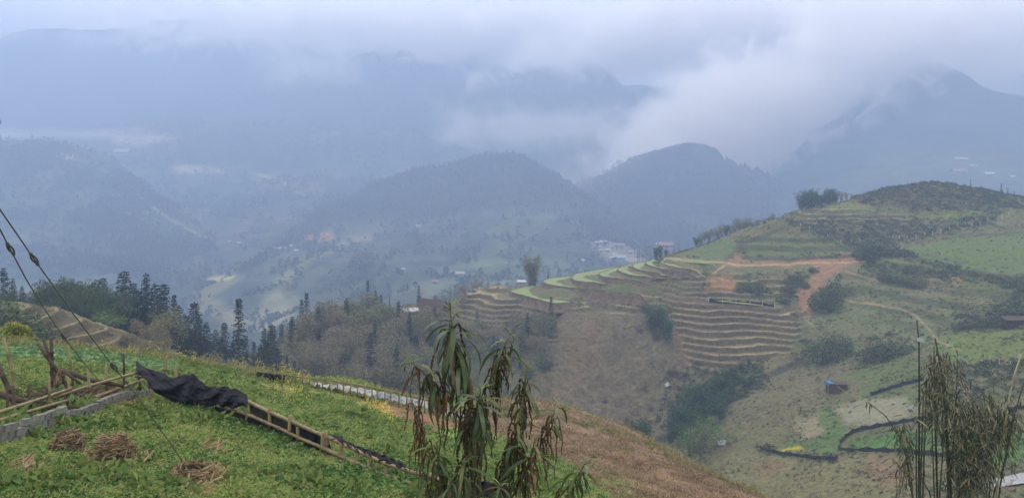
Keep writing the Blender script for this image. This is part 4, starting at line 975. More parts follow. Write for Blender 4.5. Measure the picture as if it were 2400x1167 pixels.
pr_tuft = [proto('tuft_shape', tuft_me(s, 22, .5, .8, srgb(112,100,72), srgb(158,146,112), .09)) for s in (7, 8)]
def sample_m(n, px0=-60, px1=2460, y0=100, y1=400, p=1.0):
    px = NR.uniform(px0, px1, n); Y = (NR.uniform(0, 1, n) ** p) * (y1 - y0) + y0; x = (px - 1200) / F * Y; z = mh(x, Y); qx, qy = proj(x, Y, z); return x, Y, z, qx, qy
x, Y, z, px, py = sample_m(120000)
ok = (py < 1190) & (py > 400); x, Y, z, px, py = x[ok], Y[ok], z[ok], px[ok], py[ok]
open_f = np.zeros(len(px))      # clean fields, tracks and slips stay bare
for pl, k in [([(1200,690),(1250,665),(1340,645),(1700,605),(1650,635),(1530,695),(1360,708),(1290,712)], .97), ([(2130,580),(2250,557),(2460,552),(2460,640),(2300,638),(2160,608)], .8), ([(1585,600),(1700,562),(1740,575),(1700,600)], .85), ([(1745,565),(1860,562),(2010,582),(2030,600),(1745,603)], .75),
              ([(1735,600),(2010,605),(2015,625),(1950,640),(1925,725),(1875,730),(1868,690),(1905,640),(1735,625)], .93), ([(1690,600),(1738,600),(1735,690),(1660,690)], .7), ([(1560,690),(1880,725),(1860,820),(1720,865),(1600,850)], .9), ([(1080,665),(1290,700),(1290,800),(1080,810)], .85), ([(1960,950),(2060,930),(2150,940),(2120,990),(1990,990)], .9), ([(1870,985),(1935,975),(1940,1010),(1890,1030)], .85),
              ([(2030,1030),(2115,1025),(2120,1055),(2040,1056)], .95), ([(1815,1046),(1875,1046),(1870,1058),(1830,1056)], .95), ([(20,700),(330,775),(330,830),(30,820)], .85), ([(1960,478),(2130,485),(2100,505),(1900,492)], .85)]:
    open_f = np.maximum(open_f, k * poly_mask(px, py, pl, 4))
trk = np.zeros(len(px))
for pl in [[(1560,606),(1640,610),(1700,617),(1730,622),(1800,621),(1860,616),(1940,617),(2030,614)], [(1865,733),(1880,728),(1905,706),(1930,697),(1960,697),(2000,707),(2060,714),(2110,723),(2150,740),(2175,770),(2200,800)], [(1985,636),(2040,655),(2080,660)]]:
    trk = np.maximum(trk, line_mask(px, py, pl, 9, 2))
patch = smooth(-.25, .35, fbm(x, Y, 9, 4, 601))
keep0 = NR.uniform(0, 1, len(px)) > np.maximum(open_f, trk)
brownz = poly_mask(px, py, [(1250,720),(1580,720),(1620,860),(1560,1020),(1450,1060),(1240,960),(1060,820),(1080,680)], 20)
brownz = np.maximum(brownz, poly_mask(px, py, [(1720,960),(1850,850),(2000,850),(1960,920),(1830,1000),(1700,1010)], 20) * .8)
brownz = np.maximum(brownz, poly_mask(px, py, [(1560,1080),(1780,1050),(2100,1090),(2300,1180),(1600,1190)], 20) * .6)
darkz = np.zeros(len(px))
for pl, k in [([(1950,440),(2200,422),(2440,460),(2440,490),(2330,495),(2060,500)], .95), ([(1850,522),(2200,515),(2340,500),(2330,525),(2060,580),(1960,575)], .8), ([(2120,585),(2200,605),(2300,640),(2420,660),(2420,690),(2250,655),(2120,610)], .9), ([(2020,610),(2100,620),(2260,645),(2240,660),(2040,640)], .8),
              ([(1735,598),(1850,600),(1990,592),(1990,604),(1740,612)], .8), ([(1840,640),(1900,640),(1890,700),(1830,710)], .9), ([(1920,670),(1960,650),(1975,665),(1930,700)], .8), ([(2230,740),(2420,730),(2420,770),(2250,770)], .9), ([(2370,640),(2420,640),(2420,760),(2370,740)], .8), ([(1770,1045),(1960,1070),(1960,1082),(1780,1062)], .9),
              ([(1840,820),(1880,790),(1960,850),(1890,860)], .7), ([(2200,860),(2420,840),(2420,930),(2250,940)], .7), ([(2030,790),(2130,790),(2130,815),(2030,830)], .8), ([(1560,870),(1600,850),(1790,850),(1800,900),(1600,1010),(1540,1000)], .9)]:
    darkz = np.maximum(darkz, k * poly_mask(px, py, pl, 8))
u = NR.uniform(0, 1, len(px)); u2 = NR.uniform(0, 1, len(px))
vis = keep0
dk = vis & (u < darkz * .75); rest = vis & ~dk
dry = rest & (u2 < brownz * .8 + .12) & (u < .75 * patch + .25); gr = rest & ~dry & (u < .62 * patch + .05); tf = rest & ~dry & ~gr & (u > .90)
def put(name, m_, pr, s0, s1, lb):
    pts_ = np.c_[x[m_], Y[m_], z[m_] - .08]; s_ = NR.uniform(s0, s1, m_.sum()) * (.75 + .5 * (NR.uniform(0, 1, m_.sum()) ** 3)) * np.interp(Y[m_], [100, 380], [.7, 1.15])
    scatter(name, pts_, pr, s_, label=lb, tilt=.15)
put('hillside_shrubs', gr, pr_green, .35, 1.0, 'low green growth spread over the hillside')
put('dark_scrub', dk, pr_dark + pr_green[:1] + pr_dry[:1], .6, 1.5, 'dark scrub thick on the banks and the summit')
put('dry_scrub', dry, pr_dry, .4, 1.1, 'brown dry growth over the eroded slope')
put('dry_grass', tf, pr_tuft, .6, 1.3, 'pale dry grass tufts on the hillside')

# woodland covering the hills across the valley
def blob_me(seed, a, b, cone=False):
    rs = np.random.RandomState(seed); n = 26; v = rs.normal(0, 1, (n, 3)); v /= np.linalg.norm(v, axis=1)[:, None]; v[:, 2] = np.abs(v[:, 2]); h = rs.uniform(.1, 1, n)
    p = np.c_[v[:, :2] * (1 - h[:, None] * .85) * .9, h * 3] if cone else v * np.array([1, 1, 1.2])
    return cmesh('tree_shape', [cards(p, v + np.array([0, 0, .2]), np.full(n, .9), np.full(n, .7), leafcols(n, a, b))], m_leaf)
far_pr = [proto('tree_shape', blob_me(s, srgb(34,44,34), srgb(66,76,50), s % 2 == 0)) for s in (1, 2, 3, 4)]
def forest(name, hf, n, px0, px1, y0, y1, dens, s0, s1, lb):
    qx = NR.uniform(px0, px1, n); Yy = NR.uniform(y0, y1, n); xx = (qx - 1200) / F * Yy; zz_ = hf(xx, Yy); ax, ay = proj(xx, Yy, zz_)
    k = (NR.uniform(0, 1, n) < dens(ax, ay, xx, Yy)) & (ay < 900)
    scatter(name, np.c_[xx, Yy, zz_ - .5][k], far_pr, NR.uniform(s0, s1, k.sum()), label=lb)
def da(ax, ay, xx, yy):
    w = poly_mask(ax, ay, [(560,640),(800,455),(940,400),(1170,340),(1300,380),(1450,500),(1560,600),(1400,570),(1330,480),(1150,490),(1000,510),(880,500),(760,530)], 14)
    return np.maximum(w * .9, .3 * smooth(.0, .4, fbm(xx, yy, 60, 4, 221)))
forest('valley_woodland', wooded_h, 60000, -100, 2300, 620, 1640, da, 1.2, 2.9, 'woodland covering the rounded hill across the valley')

dn = lambda sd, lo: (lambda ax, ay, xx, yy: .75 * smooth(lo, lo + .3, fbm(xx, yy, 130, 4, sd)) + .12)
forest('peak_woodland', peak_h, 26000, 1200, 2100, 1230.0, 1763.0, dn(801, -.3), 1.64, 3.28, 'woodland on the misty peak behind the valley')
forest('spur_woodland', spur_h, 16000, -100, 650, 1025.0, 1656.4, dn(802, -.05), 1.48, 3.12, 'woodland scattered over the left valley spur')
forest('slope_woodland', slope_h, 16000, -100, 1400, 1476.0, 2476.4, dn(803, 0.0), 1.97, 4.1, 'woodland scattered over the far terraced slope')
forest('ridge_woodland', mid_h, 12000, 850, 1560, 2255.0, 2706.0, dn(804, -.2), 2.87, 5.33, 'woodland on the middle mountain')
# ---------------------------------------------------------------- foreground: wall, bamboo rails, cloths, heaps
def G(px, Y):
    x = (px - 1200) / F * Y; return np.array([x, Y, float(fg_h(np.array([x]), np.array([Y]))[0])])
m_bamboo = mat('dry_bamboo', col=srgb(104,92,66), var=.5, scale=4, rough=.6, spec=.3, stretch=(1, 1, 1))
m_gbamboo = mat('old_bamboo', col=srgb(104,96,68), var=.4, scale=5, rough=.8)
m_dark = mat('weathered_wood', col=srgb(62,54,46), var=.4, scale=8, rough=.95, bump=.01, bscale=30)
m_block = mat('cement_block', col=srgb(100,100,95), var=.28, scale=7, rough=.95, bump=.01, bscale=40, var2=.16)
m_cloth = mat('dark_cloth', col=srgb(15,16,26), var=.3, scale=6, rough=.8, spec=.15)
m_cloth2 = mat('navy_cloth', col=srgb(28,36,62), var=.2, scale=6, rough=.75, spec=.25)
m_net = mat('black_netting', col=srgb(18,18,23), var=.3, scale=12, rough=.9)
m_white = mat('white_sheet', col=srgb(128,130,132), var=.4, scale=3, rough=.8)
m_straw = mat('straw', col=srgb(118,102,78), var=.4, scale=9, rough=.9)
m_straw_d = mat('old_straw', col=srgb(76,64,50), var=.4, scale=9, rough=.95)
def pole(name, pts, r0, r1, parent, m=None, nodes=True, label=None):
    """bamboo pole with swollen joints"""
    pts = [Vector(p) for p in pts]; L = sum((b - a).length for a, b in zip(pts[:-1], pts[1:])); mb = MB()
    n = max(2, int(L / .3)) if nodes else 2; ps = []; rs_ = []
    d = np.r_[0, np.cumsum([(b - a).length for a, b in zip(pts[:-1], pts[1:])])]
    A = np.array([tuple(p) for p in pts])
    def at(t): return np.array([np.interp(t, d, A[:, i]) for i in range(3)])
    for k in range(n + 1):
        t = k / n * L; r = r0 + (r1 - r0) * k / n
        if nodes and 0 < k < n:
            for dt, s in ((-.018, .96), (-.005, 1.22), (.006, 1.22), (.02, .96)): ps.append(at(t + dt)); rs_.append(r * s)
        else: ps.append(at(t)); rs_.append(r)
    mb.tube(ps, rs_, 7); o = mb.obj(name, m or m_bamboo, parent, True)
    if label: o['label'] = label
    return o

# cement block wall, each block its own part
wall = empty('block_wall', tuple(P(170, 980, 18.2)), 'low wall of grey cement blocks running beneath the left bamboo rails', 'wall')
ROOT_W = Vector(wall.location)
blk = []
for s in range(4):
    b = MB(); b.box((0, 0, 0), (.113, .055, .055), jit=.007); blk.append(b.mesh('block', m_block))
def ghit(px, row):
    Y_ = np.linspace(8, 60, 900); r_ = proj(0, Y_, fg_h((px - 1200) / F * Y_, Y_))[1]; return G(px, float(Y_[int(np.argmin(np.abs(r_ - row) + .02 * Y_))]))
wa, wb = ghit(-25, 1046), ghit(352, 930); wl_ = np.linalg.norm((wb - wa)[:2]); nb_ = int(wl_ / .236)
ang = math.atan2(wb[1] - wa[1], wb[0] - wa[0])
for row in range(3):
    for k in range(nb_):
        t = (k + .5 * (row % 2)) / nb_
        if t > 1 or (row == 2 and (t > .38 or R.random() < .25)) or (row == 1 and .27 < t < .33): continue
        p = wa + (wb - wa) * t; gz = float(fg_h(np.array([p[0]]), np.array([p[1]]))[0])
        o = link('block', R.choice(blk), wall); o.location = Vector((p[0] + R.uniform(-.008, .008), p[1] + R.uniform(-.012, .012), gz + .02 + row * .112)) - ROOT_W
        sl = math.atan2(float(fg_h(np.array([p[0] + .3 * math.cos(ang)]), np.array([p[1] + .3 * math.sin(ang)]))[0]) - gz, .3)
        o.rotation_euler = Euler((R.uniform(-.03, .03), -sl + R.uniform(-.03, .03), ang + R.uniform(-.03, .03)))
        o.scale = (R.uniform(.9, 1.02), 1, R.uniform(.93, 1.02))

# left rails on stakes
rail_l = empty('bamboo_fence', tuple(G(180, 17.5)), 'ramshackle left fence of pale bamboo rails laid on stakes above the block wall', 'fence')
RL = Vector(rail_l.location)
def rel(p, r): return Vector(p) - r
def Yl(px): return 15.9 + max(-20, px) / 350 * 5.5
def rail(name, pp, r0, r1, root, rr, Yf, m=None, lift=0):
    return pole(name, [rel(P(a, b, Yf(a) + lift), rr) for a, b in pp], r0 * .82, r1 * .82, root, m)
rail('rail', [(-60,981),(0,965.7),(90,936),(167,910)], .045, .036, rail_l, RL, Yl)
rail('rail', [(125,931),(206,905),(279,884),(328,871.6)], .04, .036, rail_l, RL, Yl)
rail('rail', [(-60,1001),(0,985),(122,948),(183,931)], .045, .036, rail_l, RL, Yl, lift=-.3)
rail('rail', [(171,948),(251,920),(338,889)], .048, .038, rail_l, RL, Yl, lift=-.15)
rail('rail', [(318,882),(352,884)], .03, .03, rail_l, RL, Yl, lift=.1)
# loose stakes and poles standing behind the wall
SG = 'thin stakes standing in the left vegetable patch'
def stake(top, bot, Y0, r, label, group=None, m=None, Yt=None):
    b = P(bot[0], bot[1], Y0); g = G(bot[0], Y0); b[2] = min(b[2], g[2]) - .15; t = P(top[0], top[1], Yt or Y0)
    o = empty('garden_stake', tuple(b), label, 'stake', group)
    pole('stick', [(0, 0, 0), tuple((t - b) * .5 + np.array([.02, 0, 0])), tuple(t - b)], r, r * .8, o, m or m_gbamboo)
    return o
stake((8,790), (44,918), 19, .04, 'leaning greenish bamboo stake at the far left of the patch')
stake((-6,848), (45,948), 17.5, .06, 'thick leaning dead pole at the left edge beside the rails', m=m_dark)
stake((120,792), (120,892), 21, .05, 'thickest dark upright stake, left of the crossed poles', m=m_dark)
stake((101,791), (141,866), 20.6, .045, 'dark pole crossing behind the long leaning one', m=m_dark)
stake((89,805), (181,912), 20, .05, 'long dark pole leaning down to the right across the patch', m=m_dark)
stake((159,809), (173,895), 21, .035, 'thin leaning stake right of the crossed poles')
stake((206,861), (208,928), 19, .035, 'bamboo stake holding the middle of the left rails')
stake((248,854), (249,914), 20, .032, 'short stake between the middle stake and the tall dark one')
stake((289,830), (290,897), 21.5, .035, 'tall dark stake left of the draped cloth', m=m_dark)
stake((66,900), (70,950), 17.3, .035, 'short stake in front of the fallen log at left', m=m_dark)
stake((17,906), (15,950), 17, .03, 'thin stump stake nearest the left edge', m=m_dark)
stake((30,903), (33,960), 16.8, .04, 'second stump stake from the left edge', m=m_dark)
stake((115,882), (113,972), 17.6, .03, 'thin green stake rising through the left rails')
stake((158,885), (166,936), 18.5, .03, 'short stick where the upper rail ends')
stake((350,893), (350,930), 21.2, .045, 'corner stake under the draped cloth', m=m_dark)
stake((390,836), (378,890), 24, .055, 'thick green bamboo stake behind the draped cloth')
stake((411,856), (411,896), 23, .035, 'thin stake just right of the thick one behind the cloth')
stake((419,872), (419,895), 22.5, .03, 'shortest stake behind the draped cloth', m=m_dark)
stake((321,846), (330,905), 21.4, .04, 'stake holding the raised corner of the dark cloth', m=m_dark)
for pp, r, Y, lb in [([(140,866),(195,885.5),(244,899.5),(290,904)], .06, 20, 'thick dark log fallen behind the left rails'), ([(-20,914),(28,934),(75,945)], .07, 17.2, 'dark log lying at the left edge of the patch'), ([(105,905),(140,940),(170,945)], .04, 18.2, 'thin dark branch lying under the rails'), ([(150,870),(176,890),(190,900)], .04, 19.5, 'short dark branch leaning on the fallen log')]:
    o = empty('fallen_log', tuple(P(pp[0][0], pp[0][1], Y)), lb, 'log'); rr = Vector(o.location)
    pole('wood', [rel(P(a, b, Y), rr) for a, b in pp], r, r * .7, o, m_dark, nodes=False)
def debris(name, ctr, n, rx, ry, L, label, m=m_dark, h=.12):
    V = []; mb = MB()
    for k in range(n):
        px = ctr[0] + R.gauss(0, rx); Y = ctr[1] + R.gauss(0, ry); g = G(px, Y); a = R.uniform(0, PI); l = L * R.uniform(.4, 1); z0 = R.uniform(0, h)
        mb.tube([g + np.array([-math.cos(a) * l / 2, -math.sin(a) * l / 2, z0]), g + np.array([math.cos(a) * l / 2, math.sin(a) * l / 2, z0 + R.uniform(-.05, .12)])], R.uniform(.006, .016), 3, cap=False)
    o = mb.obj(name, m); tag(o, label=label, kind='stuff')
debris('brushwood', (120, 18.8), 110, 45, .6, .8, 'tangle of dead branches under the left rails')
debris('brushwood', (225, 20.2), 80, 26, .5, .8, 'dead branches behind the block wall', m_straw_d)
debris('straw_litter', (280, 20.0), 160, 26, .35, .5, 'dry stalks littering the soil by the wall end', m_straw_d, .05)
# hanging dry bundle
o = empty('dry_bundle', tuple(P(141, 868, 20)), 'bundle of dry straw hanging where the dark poles cross', 'straw'); rr = Vector(o.location); mb = MB()
for k in range(60):
    a = P(141 + R.gauss(0, 4), 866 + R.gauss(0, 3), 20 + R.gauss(0, .05)); b_ = a + np.array([R.gauss(0, .07), R.gauss(0, .05), -R.uniform(.1, .38)]); mb.tube([rel(a, rr), rel((a + b_) / 2 + np.array([R.gauss(0, .02), 0, 0]), rr), rel(b_, rr)], .006, 3, cap=False)
mb.obj('strands', m_straw, o)

# right run of bamboo fence
def Yr(px): return float(np.interp(px, [320, 500, 582, 700, 800, 960, 1150, 1300], [21.3, 18.3, 16.5, 14.7, 13.5, 11.8, 10.8, 10.4]))
fen = empty('bamboo_fence', tuple(G(700, 14.7)), 'bamboo rail fence running downhill from the draped cloth to the weeds', 'fence'); RF = Vector(fen.location)
rail('rail', [(570,935),(627,963),(681,986.5),(740,1013),(790,1034)], .042, .036, fen, RF, Yr)
rail('rail', [(770,1024),(835,1055),(900,1084.6),(960,1104),(985,1112)], .036, .032, fen, RF, Yr)
rail('rail', [(505,945),(591,975),(657,1004),(696,1023.7),(764,1052)], .036, .034, fen, RF, Yr, lift=-.1)
rail('rail', [(750,1046),(806,1073),(865,1099.5),(900,1114),(964,1133)], .042, .036, fen, RF, Yr, lift=-.1)
rail('rail', [(1000,1108),(1060,1141),(1110,1151),(1200,1180)], .036, .03, fen, RF, Yr)
rail('rail', [(590,972),(615,988),(650,1001)], .03, .028, fen, RF, Yr, lift=-.05)
for (a, b, c, d, r) in [(631,954,633,1020,.032),(680,973,678,1042,.038),(698,1000,700,1055,.034),(758,1013,757,1076,.045),(801,1037,797,1070,.034),(835,1064,834,1100,.03),(865,1076,861,1105,.028),(884,1085,881,1115,.028),(578,958,579,985,.03),(906,1093,902,1138,.03),(545,945,547,975,.03),(500,935,502,968,.03),(763,1008,770,1070,.03)]:
    Y = Yr(a) - .04; g = G(c, Y); t = P(a, b, Y); bt = P(c, d, Y); bt[2] = min(bt[2], g[2] - .05)
    pole('post', [rel(bt, RF), rel(t, RF)], r, r * .9, fen, m_gbamboo)
def sheet(name, top, bot, Yt, Yb, m, parent, rr, nu=40, nv=16, fold=.05, ff=5.0, seed=0, thick=.012, ragged=0.0, bulge=0.0):
    """hanging cloth between two surveyed edges, folded and sagging"""
    def rs_(pl, n):
        pl = np.array(pl, float); d = np.r_[0, np.cumsum(np.linalg.norm(np.diff(pl, axis=0), axis=1))]; t = np.linspace(0, d[-1], n)
        return np.c_[np.interp(t, d, pl[:, 0]), np.interp(t, d, pl[:, 1])]
    T, B = rs_(top, nu), rs_(bot, nu); V = []
    for j in range(nv):
        v = j / (nv - 1)
        for i in range(nu):
            a = P(T[i, 0], T[i, 1], Yt(T[i, 0])); b_ = P(B[i, 0], B[i, 1], Yb(B[i, 0])); p = a * (1 - v) + b_ * v; u = i / (nu - 1)
            f = fold * (math.sin(u * ff * 6.3 + 2.2 * v + 3 * float(noise2(u * 3, v * 1.5 + seed, 5))) + 1.2 * float(noise2(u * ff * 1.7 + seed, v * 2.6 + u * 3, 9)))
            f += .35 * fold * float(noise2(u * ff * 6 + seed + v * 5, v * 7 - u * 4, 13)) + .5 * fold * abs(float(noise2(u * ff * 3 - v * 6, v * 3 + seed, 17)))
            p = p + np.array([.2 * f, -f - bulge * math.sin(v * PI), .25 * f * v])
            if j == nv - 1 and ragged: p[2] += R.uniform(-ragged, ragged)
            V.append(p - np.array(rr))
    i = np.arange(nu * nv).reshape(nv, nu); fc = np.stack([i[:-1, :-1], i[1:, :-1], i[1:, 1:], i[:-1, 1:]], -1).reshape(-1, 4)
    o = link(name, mesh(name, np.array(V), fc, m, True), parent); md = o.modifiers.new('thickness', 'SOLIDIFY'); md.thickness = thick; return o
cl = empty('dark_cloth', tuple(G(420, 20)), 'large dark blue cloth draped over the fence corner', 'cloth'); rc = Vector(cl.location)
sheet('drape', [(323.8,846.8),(362,870.5),(407,882.4),(431,879.5),(454.6,873.5),(462,885),(472,902)], [(327,872),(344.6,896),(365,920),(398,938),(428,957),(456,960),(486,953)], lambda a: Yr(a) + .15, lambda a: Yr(a) - .35, m_cloth, cl, rc, 110, 50, .085, 2.6, 2, bulge=.12)
sheet('drape', [(448,874),(458,878),(478,903),(508,905),(530,906),(553,912),(576.5,924),(583,941)], [(452,958),(470,958),(482,953),(508,949),(530,956),(548,957),(568,950),(580,953)], lambda a: Yr(a) + .05, lambda a: Yr(a) - .22, m_cloth, cl, rc, 110, 50, .075, 3.4, 11, bulge=.1)
net = empty('black_netting', tuple(G(560, 17)), 'black netting hanging below the lower rail right of the cloth', 'netting'); rn = Vector(net.location)
sheet('net', [(500,949),(545,962),(591,978),(609,988)], [(510,965),(561,992),(600,1010),(612,1022)], lambda a: Yr(a) + .06, lambda a: Yr(a) - .02, m_net, net, rn, 30, 8, .03, 4, 21, ragged=.05)
net = empty('brown_mat', tuple(G(630, 15.6)), 'olive brown mat stretched between the two rails of the fence', 'mat'); rn = Vector(net.location)
sheet('mat_cloth', [(584,944),(627,966),(682,990)], [(588,975),(636,1022),(684,1034)], lambda a: Yr(a) + .1, lambda a: Yr(a) + .08, mat('mat_brown', col=srgb(40,38,34), var=.45, scale=5, rough=.95, bump=.02, bscale=12), net, rn, 30, 10, .03, 3, 25, ragged=.05)
net = empty('black_netting', tuple(G(730, 14.2)), 'black netting stretched between two posts in the middle of the fence', 'netting'); rn = Vector(net.location)
sheet('net', [(683,991),(715,1004),(740,1015),(768,1028)], [(684,1034),(715,1048),(745,1070),(778,1062)], lambda a: Yr(a) + .07, lambda a: Yr(a) + .04, m_net, net, rn, 30, 10, .035, 4, 31, ragged=.05)
net = empty('rolled_cloth', tuple(G(850, 13)), 'black cloth rolled along the upper rail near the weeds', 'cloth'); rn = Vector(net.location)
sheet('roll', [(768,1019),(790,1021),(822,1037),(860,1051),(893,1064),(915,1072),(950,1088)], [(776,1027),(800,1036),(830,1052),(862,1064),(895,1084),(915,1086),(952,1100)], lambda a: Yr(a) + .12, lambda a: Yr(a) - .03, m_net, net, rn, 60, 8, .04, 9, 41, ragged=.03)
net = empty('rolled_cloth', tuple(G(1110, 11)), 'black cloth heaped on the fence behind the foot of the weeds', 'cloth'); rn = Vector(net.location)
sheet('roll', [(1095,1128),(1120,1126),(1150,1128),(1190,1140)], [(1095,1150),(1120,1160),(1150,1165),(1200,1175)], lambda a: Yr(a) + .12, lambda a: Yr(a) - .03, m_net, net, rn, 30, 8, .04, 4, 43)
net = empty('navy_cloth', tuple(G(20, 14.4)), 'navy cloth slumped at the near end of the block wall', 'cloth'); rn = Vector(net.location)
sheet('drape', [(-40,985),(0,997),(21,1021),(45,1031)], [(-40,1060),(-5,1058),(18,1048),(46,1036)], lambda a: 15.0, lambda a: 14.2, m_cloth2, net, rn, 30, 14, .06, 2.4, 51, bulge=.1)
net = empty('navy_cloth', tuple(G(82, 14.3)), 'small scrap of navy cloth lying on the grass', 'cloth'); rn = Vector(net.location)
sheet('scrap', [(62,1030),(75,1028),(95,1030),(102,1036)], [(66,1043),(80,1046),(95,1046),(103,1043)], lambda a: 14.5, lambda a: 14.1, m_cloth2, net, rn, 20, 10, .05, 2.0, 57)

# straw heaps
def heap(px, py, Y, rx, rz, label, n=420, flat=False):
    g = G(px, Y); o = empty('straw_heap', tuple(g), label, 'straw heap'); V = []; Fq = []; nu, nv = 20, 8
    for j in range(nv):
        for i in range(nu):
            a = 2 * PI * i / nu; r = math.sin(j / (nv - 1) * PI / 2); h = math.cos(j / (nv - 1) * PI / 2); w = 1 + .18 * R.uniform(-1, 1)
            V.append((rx * r * math.cos(a) * w, rx * r * math.sin(a) * w * .9, rz * h * (1 + .12 * R.uniform(-1, 1)) - .04))
    for j in range(nv - 1):
        for i in range(nu): Fq.append((j * nu + i, (j + 1) * nu + i, (j + 1) * nu + (i + 1) % nu, j * nu + (i + 1) % nu))
    link('mound', mesh('mound', np.array(V), Fq, m_straw_d, True), o); mb = MB()
    for k in range(n):
        a = R.uniform(0, 2 * PI); ph = math.acos(R.random()) if not flat else R.uniform(.6, 1.6); c = Vector((rx * math.sin(ph) * math.cos(a), rx * math.sin(ph) * math.sin(a) * .9, rz * math.cos(ph)))
        b2 = a + R.uniform(1.0, 2.2); l = R.uniform(.08, .22) * (rx / .3) ** .5; d = Vector((math.cos(b2), math.sin(b2), R.uniform(-.5, .5))) * l; nn = Vector((c.x / rx, c.y / rx, c.z / rz + .1)).normalized()
        mid = c + nn * R.uniform(.01, .045); mb.tube([c - d + nn * .0, mid, c + d + nn * R.uniform(-.02, .03)], R.uniform(.0035, .007), 3, cap=False, mi=0 if R.random() < .6 else 1)
    s = mb.obj('straw', [m_straw, m_straw_d], o); s['kind'] = 'stuff'
heap(158, 1060, 13.3, .2, .27, 'rounded brown straw heap nearest the block wall', 460)
heap(265, 1098, 12.3, .26, .34, 'largest and strawiest heap, in the middle of the grass', 650)
heap(455, 1152, 11.0, .26, .15, 'flattened straw heap under the wire anchor', 420, True)
for q in [(235,1090,12.5,60,18,.3),(330,1092,12.4,70,16,.3),(450,1150,11.1,140,26,.35),(500,1050,13.6,60,14,.3),(60,1135,11.4,70,14,.3),(240,1089,12.5,40,10,.3)]:
    debris('straw_litter', (q[0], q[2]), q[3], q[4], q[5], .28, 'straw scattered on the grass', m_straw, .03)

# guy wires
m_wire = mat('wire', col=srgb(64,64,62), var=.15, scale=4, rough=.5, spec=.4)
m_steel = mat('dull_steel', col=srgb(52,52,54), var=.15, scale=4, rough=.45, spec=.5)
def wire(label, pts, r, links):
    o = empty('guy_wire', tuple(P(*pts[-1])), label, 'wire'); rr = Vector(o.location); mb = MB(); mb.tube([rel(P(*p), rr) for p in pts], r, 5); mb.obj('cable', m_wire, o, True)
    for a, b_ in links:
        A, B = Vector(rel(P(*a), rr)), Vector(rel(P(*b_), rr)); d = B - A; s = d.cross(Vector((0, 1, 0))).normalized(); mb = MB(); l = d.length; w = l * .2; loop = []
        for k in range(17):
            t = 2 * PI * k / 16; loop.append(A + d * (.5 - .5 * math.cos(t)) + s * w * math.sin(t))
        mb.tube(loop, r * 1.3, 5); mb.obj('shackle', m_steel, o, True)
        mb = MB(); mb.tube([A - d * .25, A + d * .02], r * 2.4, 6); mb.tube([B - d * .02, B + d * .25], r * 2.4, 6); mb.obj('clamp', m_steel, o, True)
wire('upper guy wire crossing the left of the view down to its ground anchor', [(-90,355,6.4),(0,491,7.2),(75,600,7.9),(165,726,8.8),(250,838,9.6),(325,932,10.4),(400,1040,11.2),(447,1108,11.6)], .0065, [((74,598,7.9),(86,616,8.0)), ((262,853,9.7),(272,866,9.8))])
wire('lower guy wire crossing the left edge behind the upper one', [(-60,440,7.4),(0,538,8.2),(20,576,8.6),(60,652,9.8),(103,722,11.2),(148,788,13),(190,842,15),(232,892,18)], .0075, [((19,574,8.6),(30,592,8.7)), ((146,784,12.9),(150,792,13.1))])
an = empty('wire_anchor', tuple(G(445, 11.6)), 'small grey plank on two iron pins anchoring the guy wire', 'anchor'); ra = Vector(an.location); mb = MB()
mb.box(rel(P(445, 1106, 11.6), ra), (.075, .02, .025), Matrix.Rotation(-.3, 3, 'Y')); mb.obj('plank', m_block, an)
for a, b_ in [((439,1110),(452,1135)), ((452,1106),(466,1136))]:
    mb = MB(); mb.tube([rel(P(*a, 11.6), ra), rel(P(*b_, 11.5), ra)], .008, 5); mb.obj('pin', m_steel, an)
ins = empty('pulley', tuple(P(-16, 287, 4.6)), 'black pulley just showing at the left edge of the view', 'pulley'); mb = MB()
mb.tube([(0, -.02, 0), (0, -.012, 0), (0, .012, 0), (0, .02, 0)], [.028, .024, .024, .028], 16); mb.obj('wheel', m_steel, ins, True)
mb = MB(); mb.tube([(0, 0, .02), (-.06, 0, .3), (-.3, 0, 1.2)], .004, 5); mb.obj('cord', m_steel, ins)

# far fence with white sheeting at the foot of the slope
_yw = []
for a_, b_ in [(604,893),(668,897),(714,902),(770,914),(824,925),(879,943),(927,952),(975,961),(1010,969),(1060,987),(1088,994)]:
    Y_ = np.linspace(30, 75, 400); r_ = proj(0, Y_, fg_h((a_ - 1200) / F * Y_, Y_))[1]; i_ = int(np.argmin(np.where(r_ <= b_, 0, r_ - b_))); _yw.append((a_, float(Y_[i_])))
def Yw(px): return float(np.interp(px, [q[0] for q in _yw], [q[1] for q in _yw]))
wf = empty('sheeted_fence', tuple(G(880, 55)), 'long stick fence backed with torn white sheeting below the mustard rows', 'fence'); rw = Vector(wf.location)
rail('rail', [(654,875),(694,882),(750,888),(804,894)], .05, .04, wf, rw, Yw, m_gbamboo)
rail('rail', [(780,892),(858,905),(940,922),(1000,936),(1080,962)], .05, .04, wf, rw, Yw, m_gbamboo)
rail('rail', [(704,898),(773,913),(852,930),(893,940.5),(960,950)], .05, .04, wf, rw, Yw, m_gbamboo, lift=-.2)
for k in range(27):
    px = 662 + k * 16 + R.uniform(-3, 3); top = np.interp(px, [654,804,940,1080], [872,888,916,956]) + R.uniform(-4, 3); Y = Yw(px) - .9; g = G(px, Y); t = P(px + R.uniform(-2, 2), top, Y)
    bb = g.copy()
    pole('post', [rel(bb, rw), rel(t, rw)], .035, .03, wf, m_gbamboo, nodes=False)
sheet('sheeting', [(707,890),(755,898),(800,902),(858,911),(927,925),(975,934),(1030,947),(1057,956),(1088,968)], [(714,897),(770,908),(824,917),(879,932),(927,941),(975,951),(1010,960),(1060,977),(1088,986)], lambda a: Yw(a) + .1, lambda a: Yw(a) - .5, m_white, wf, rw, 110, 8, .1, 16, 61, ragged=.12)
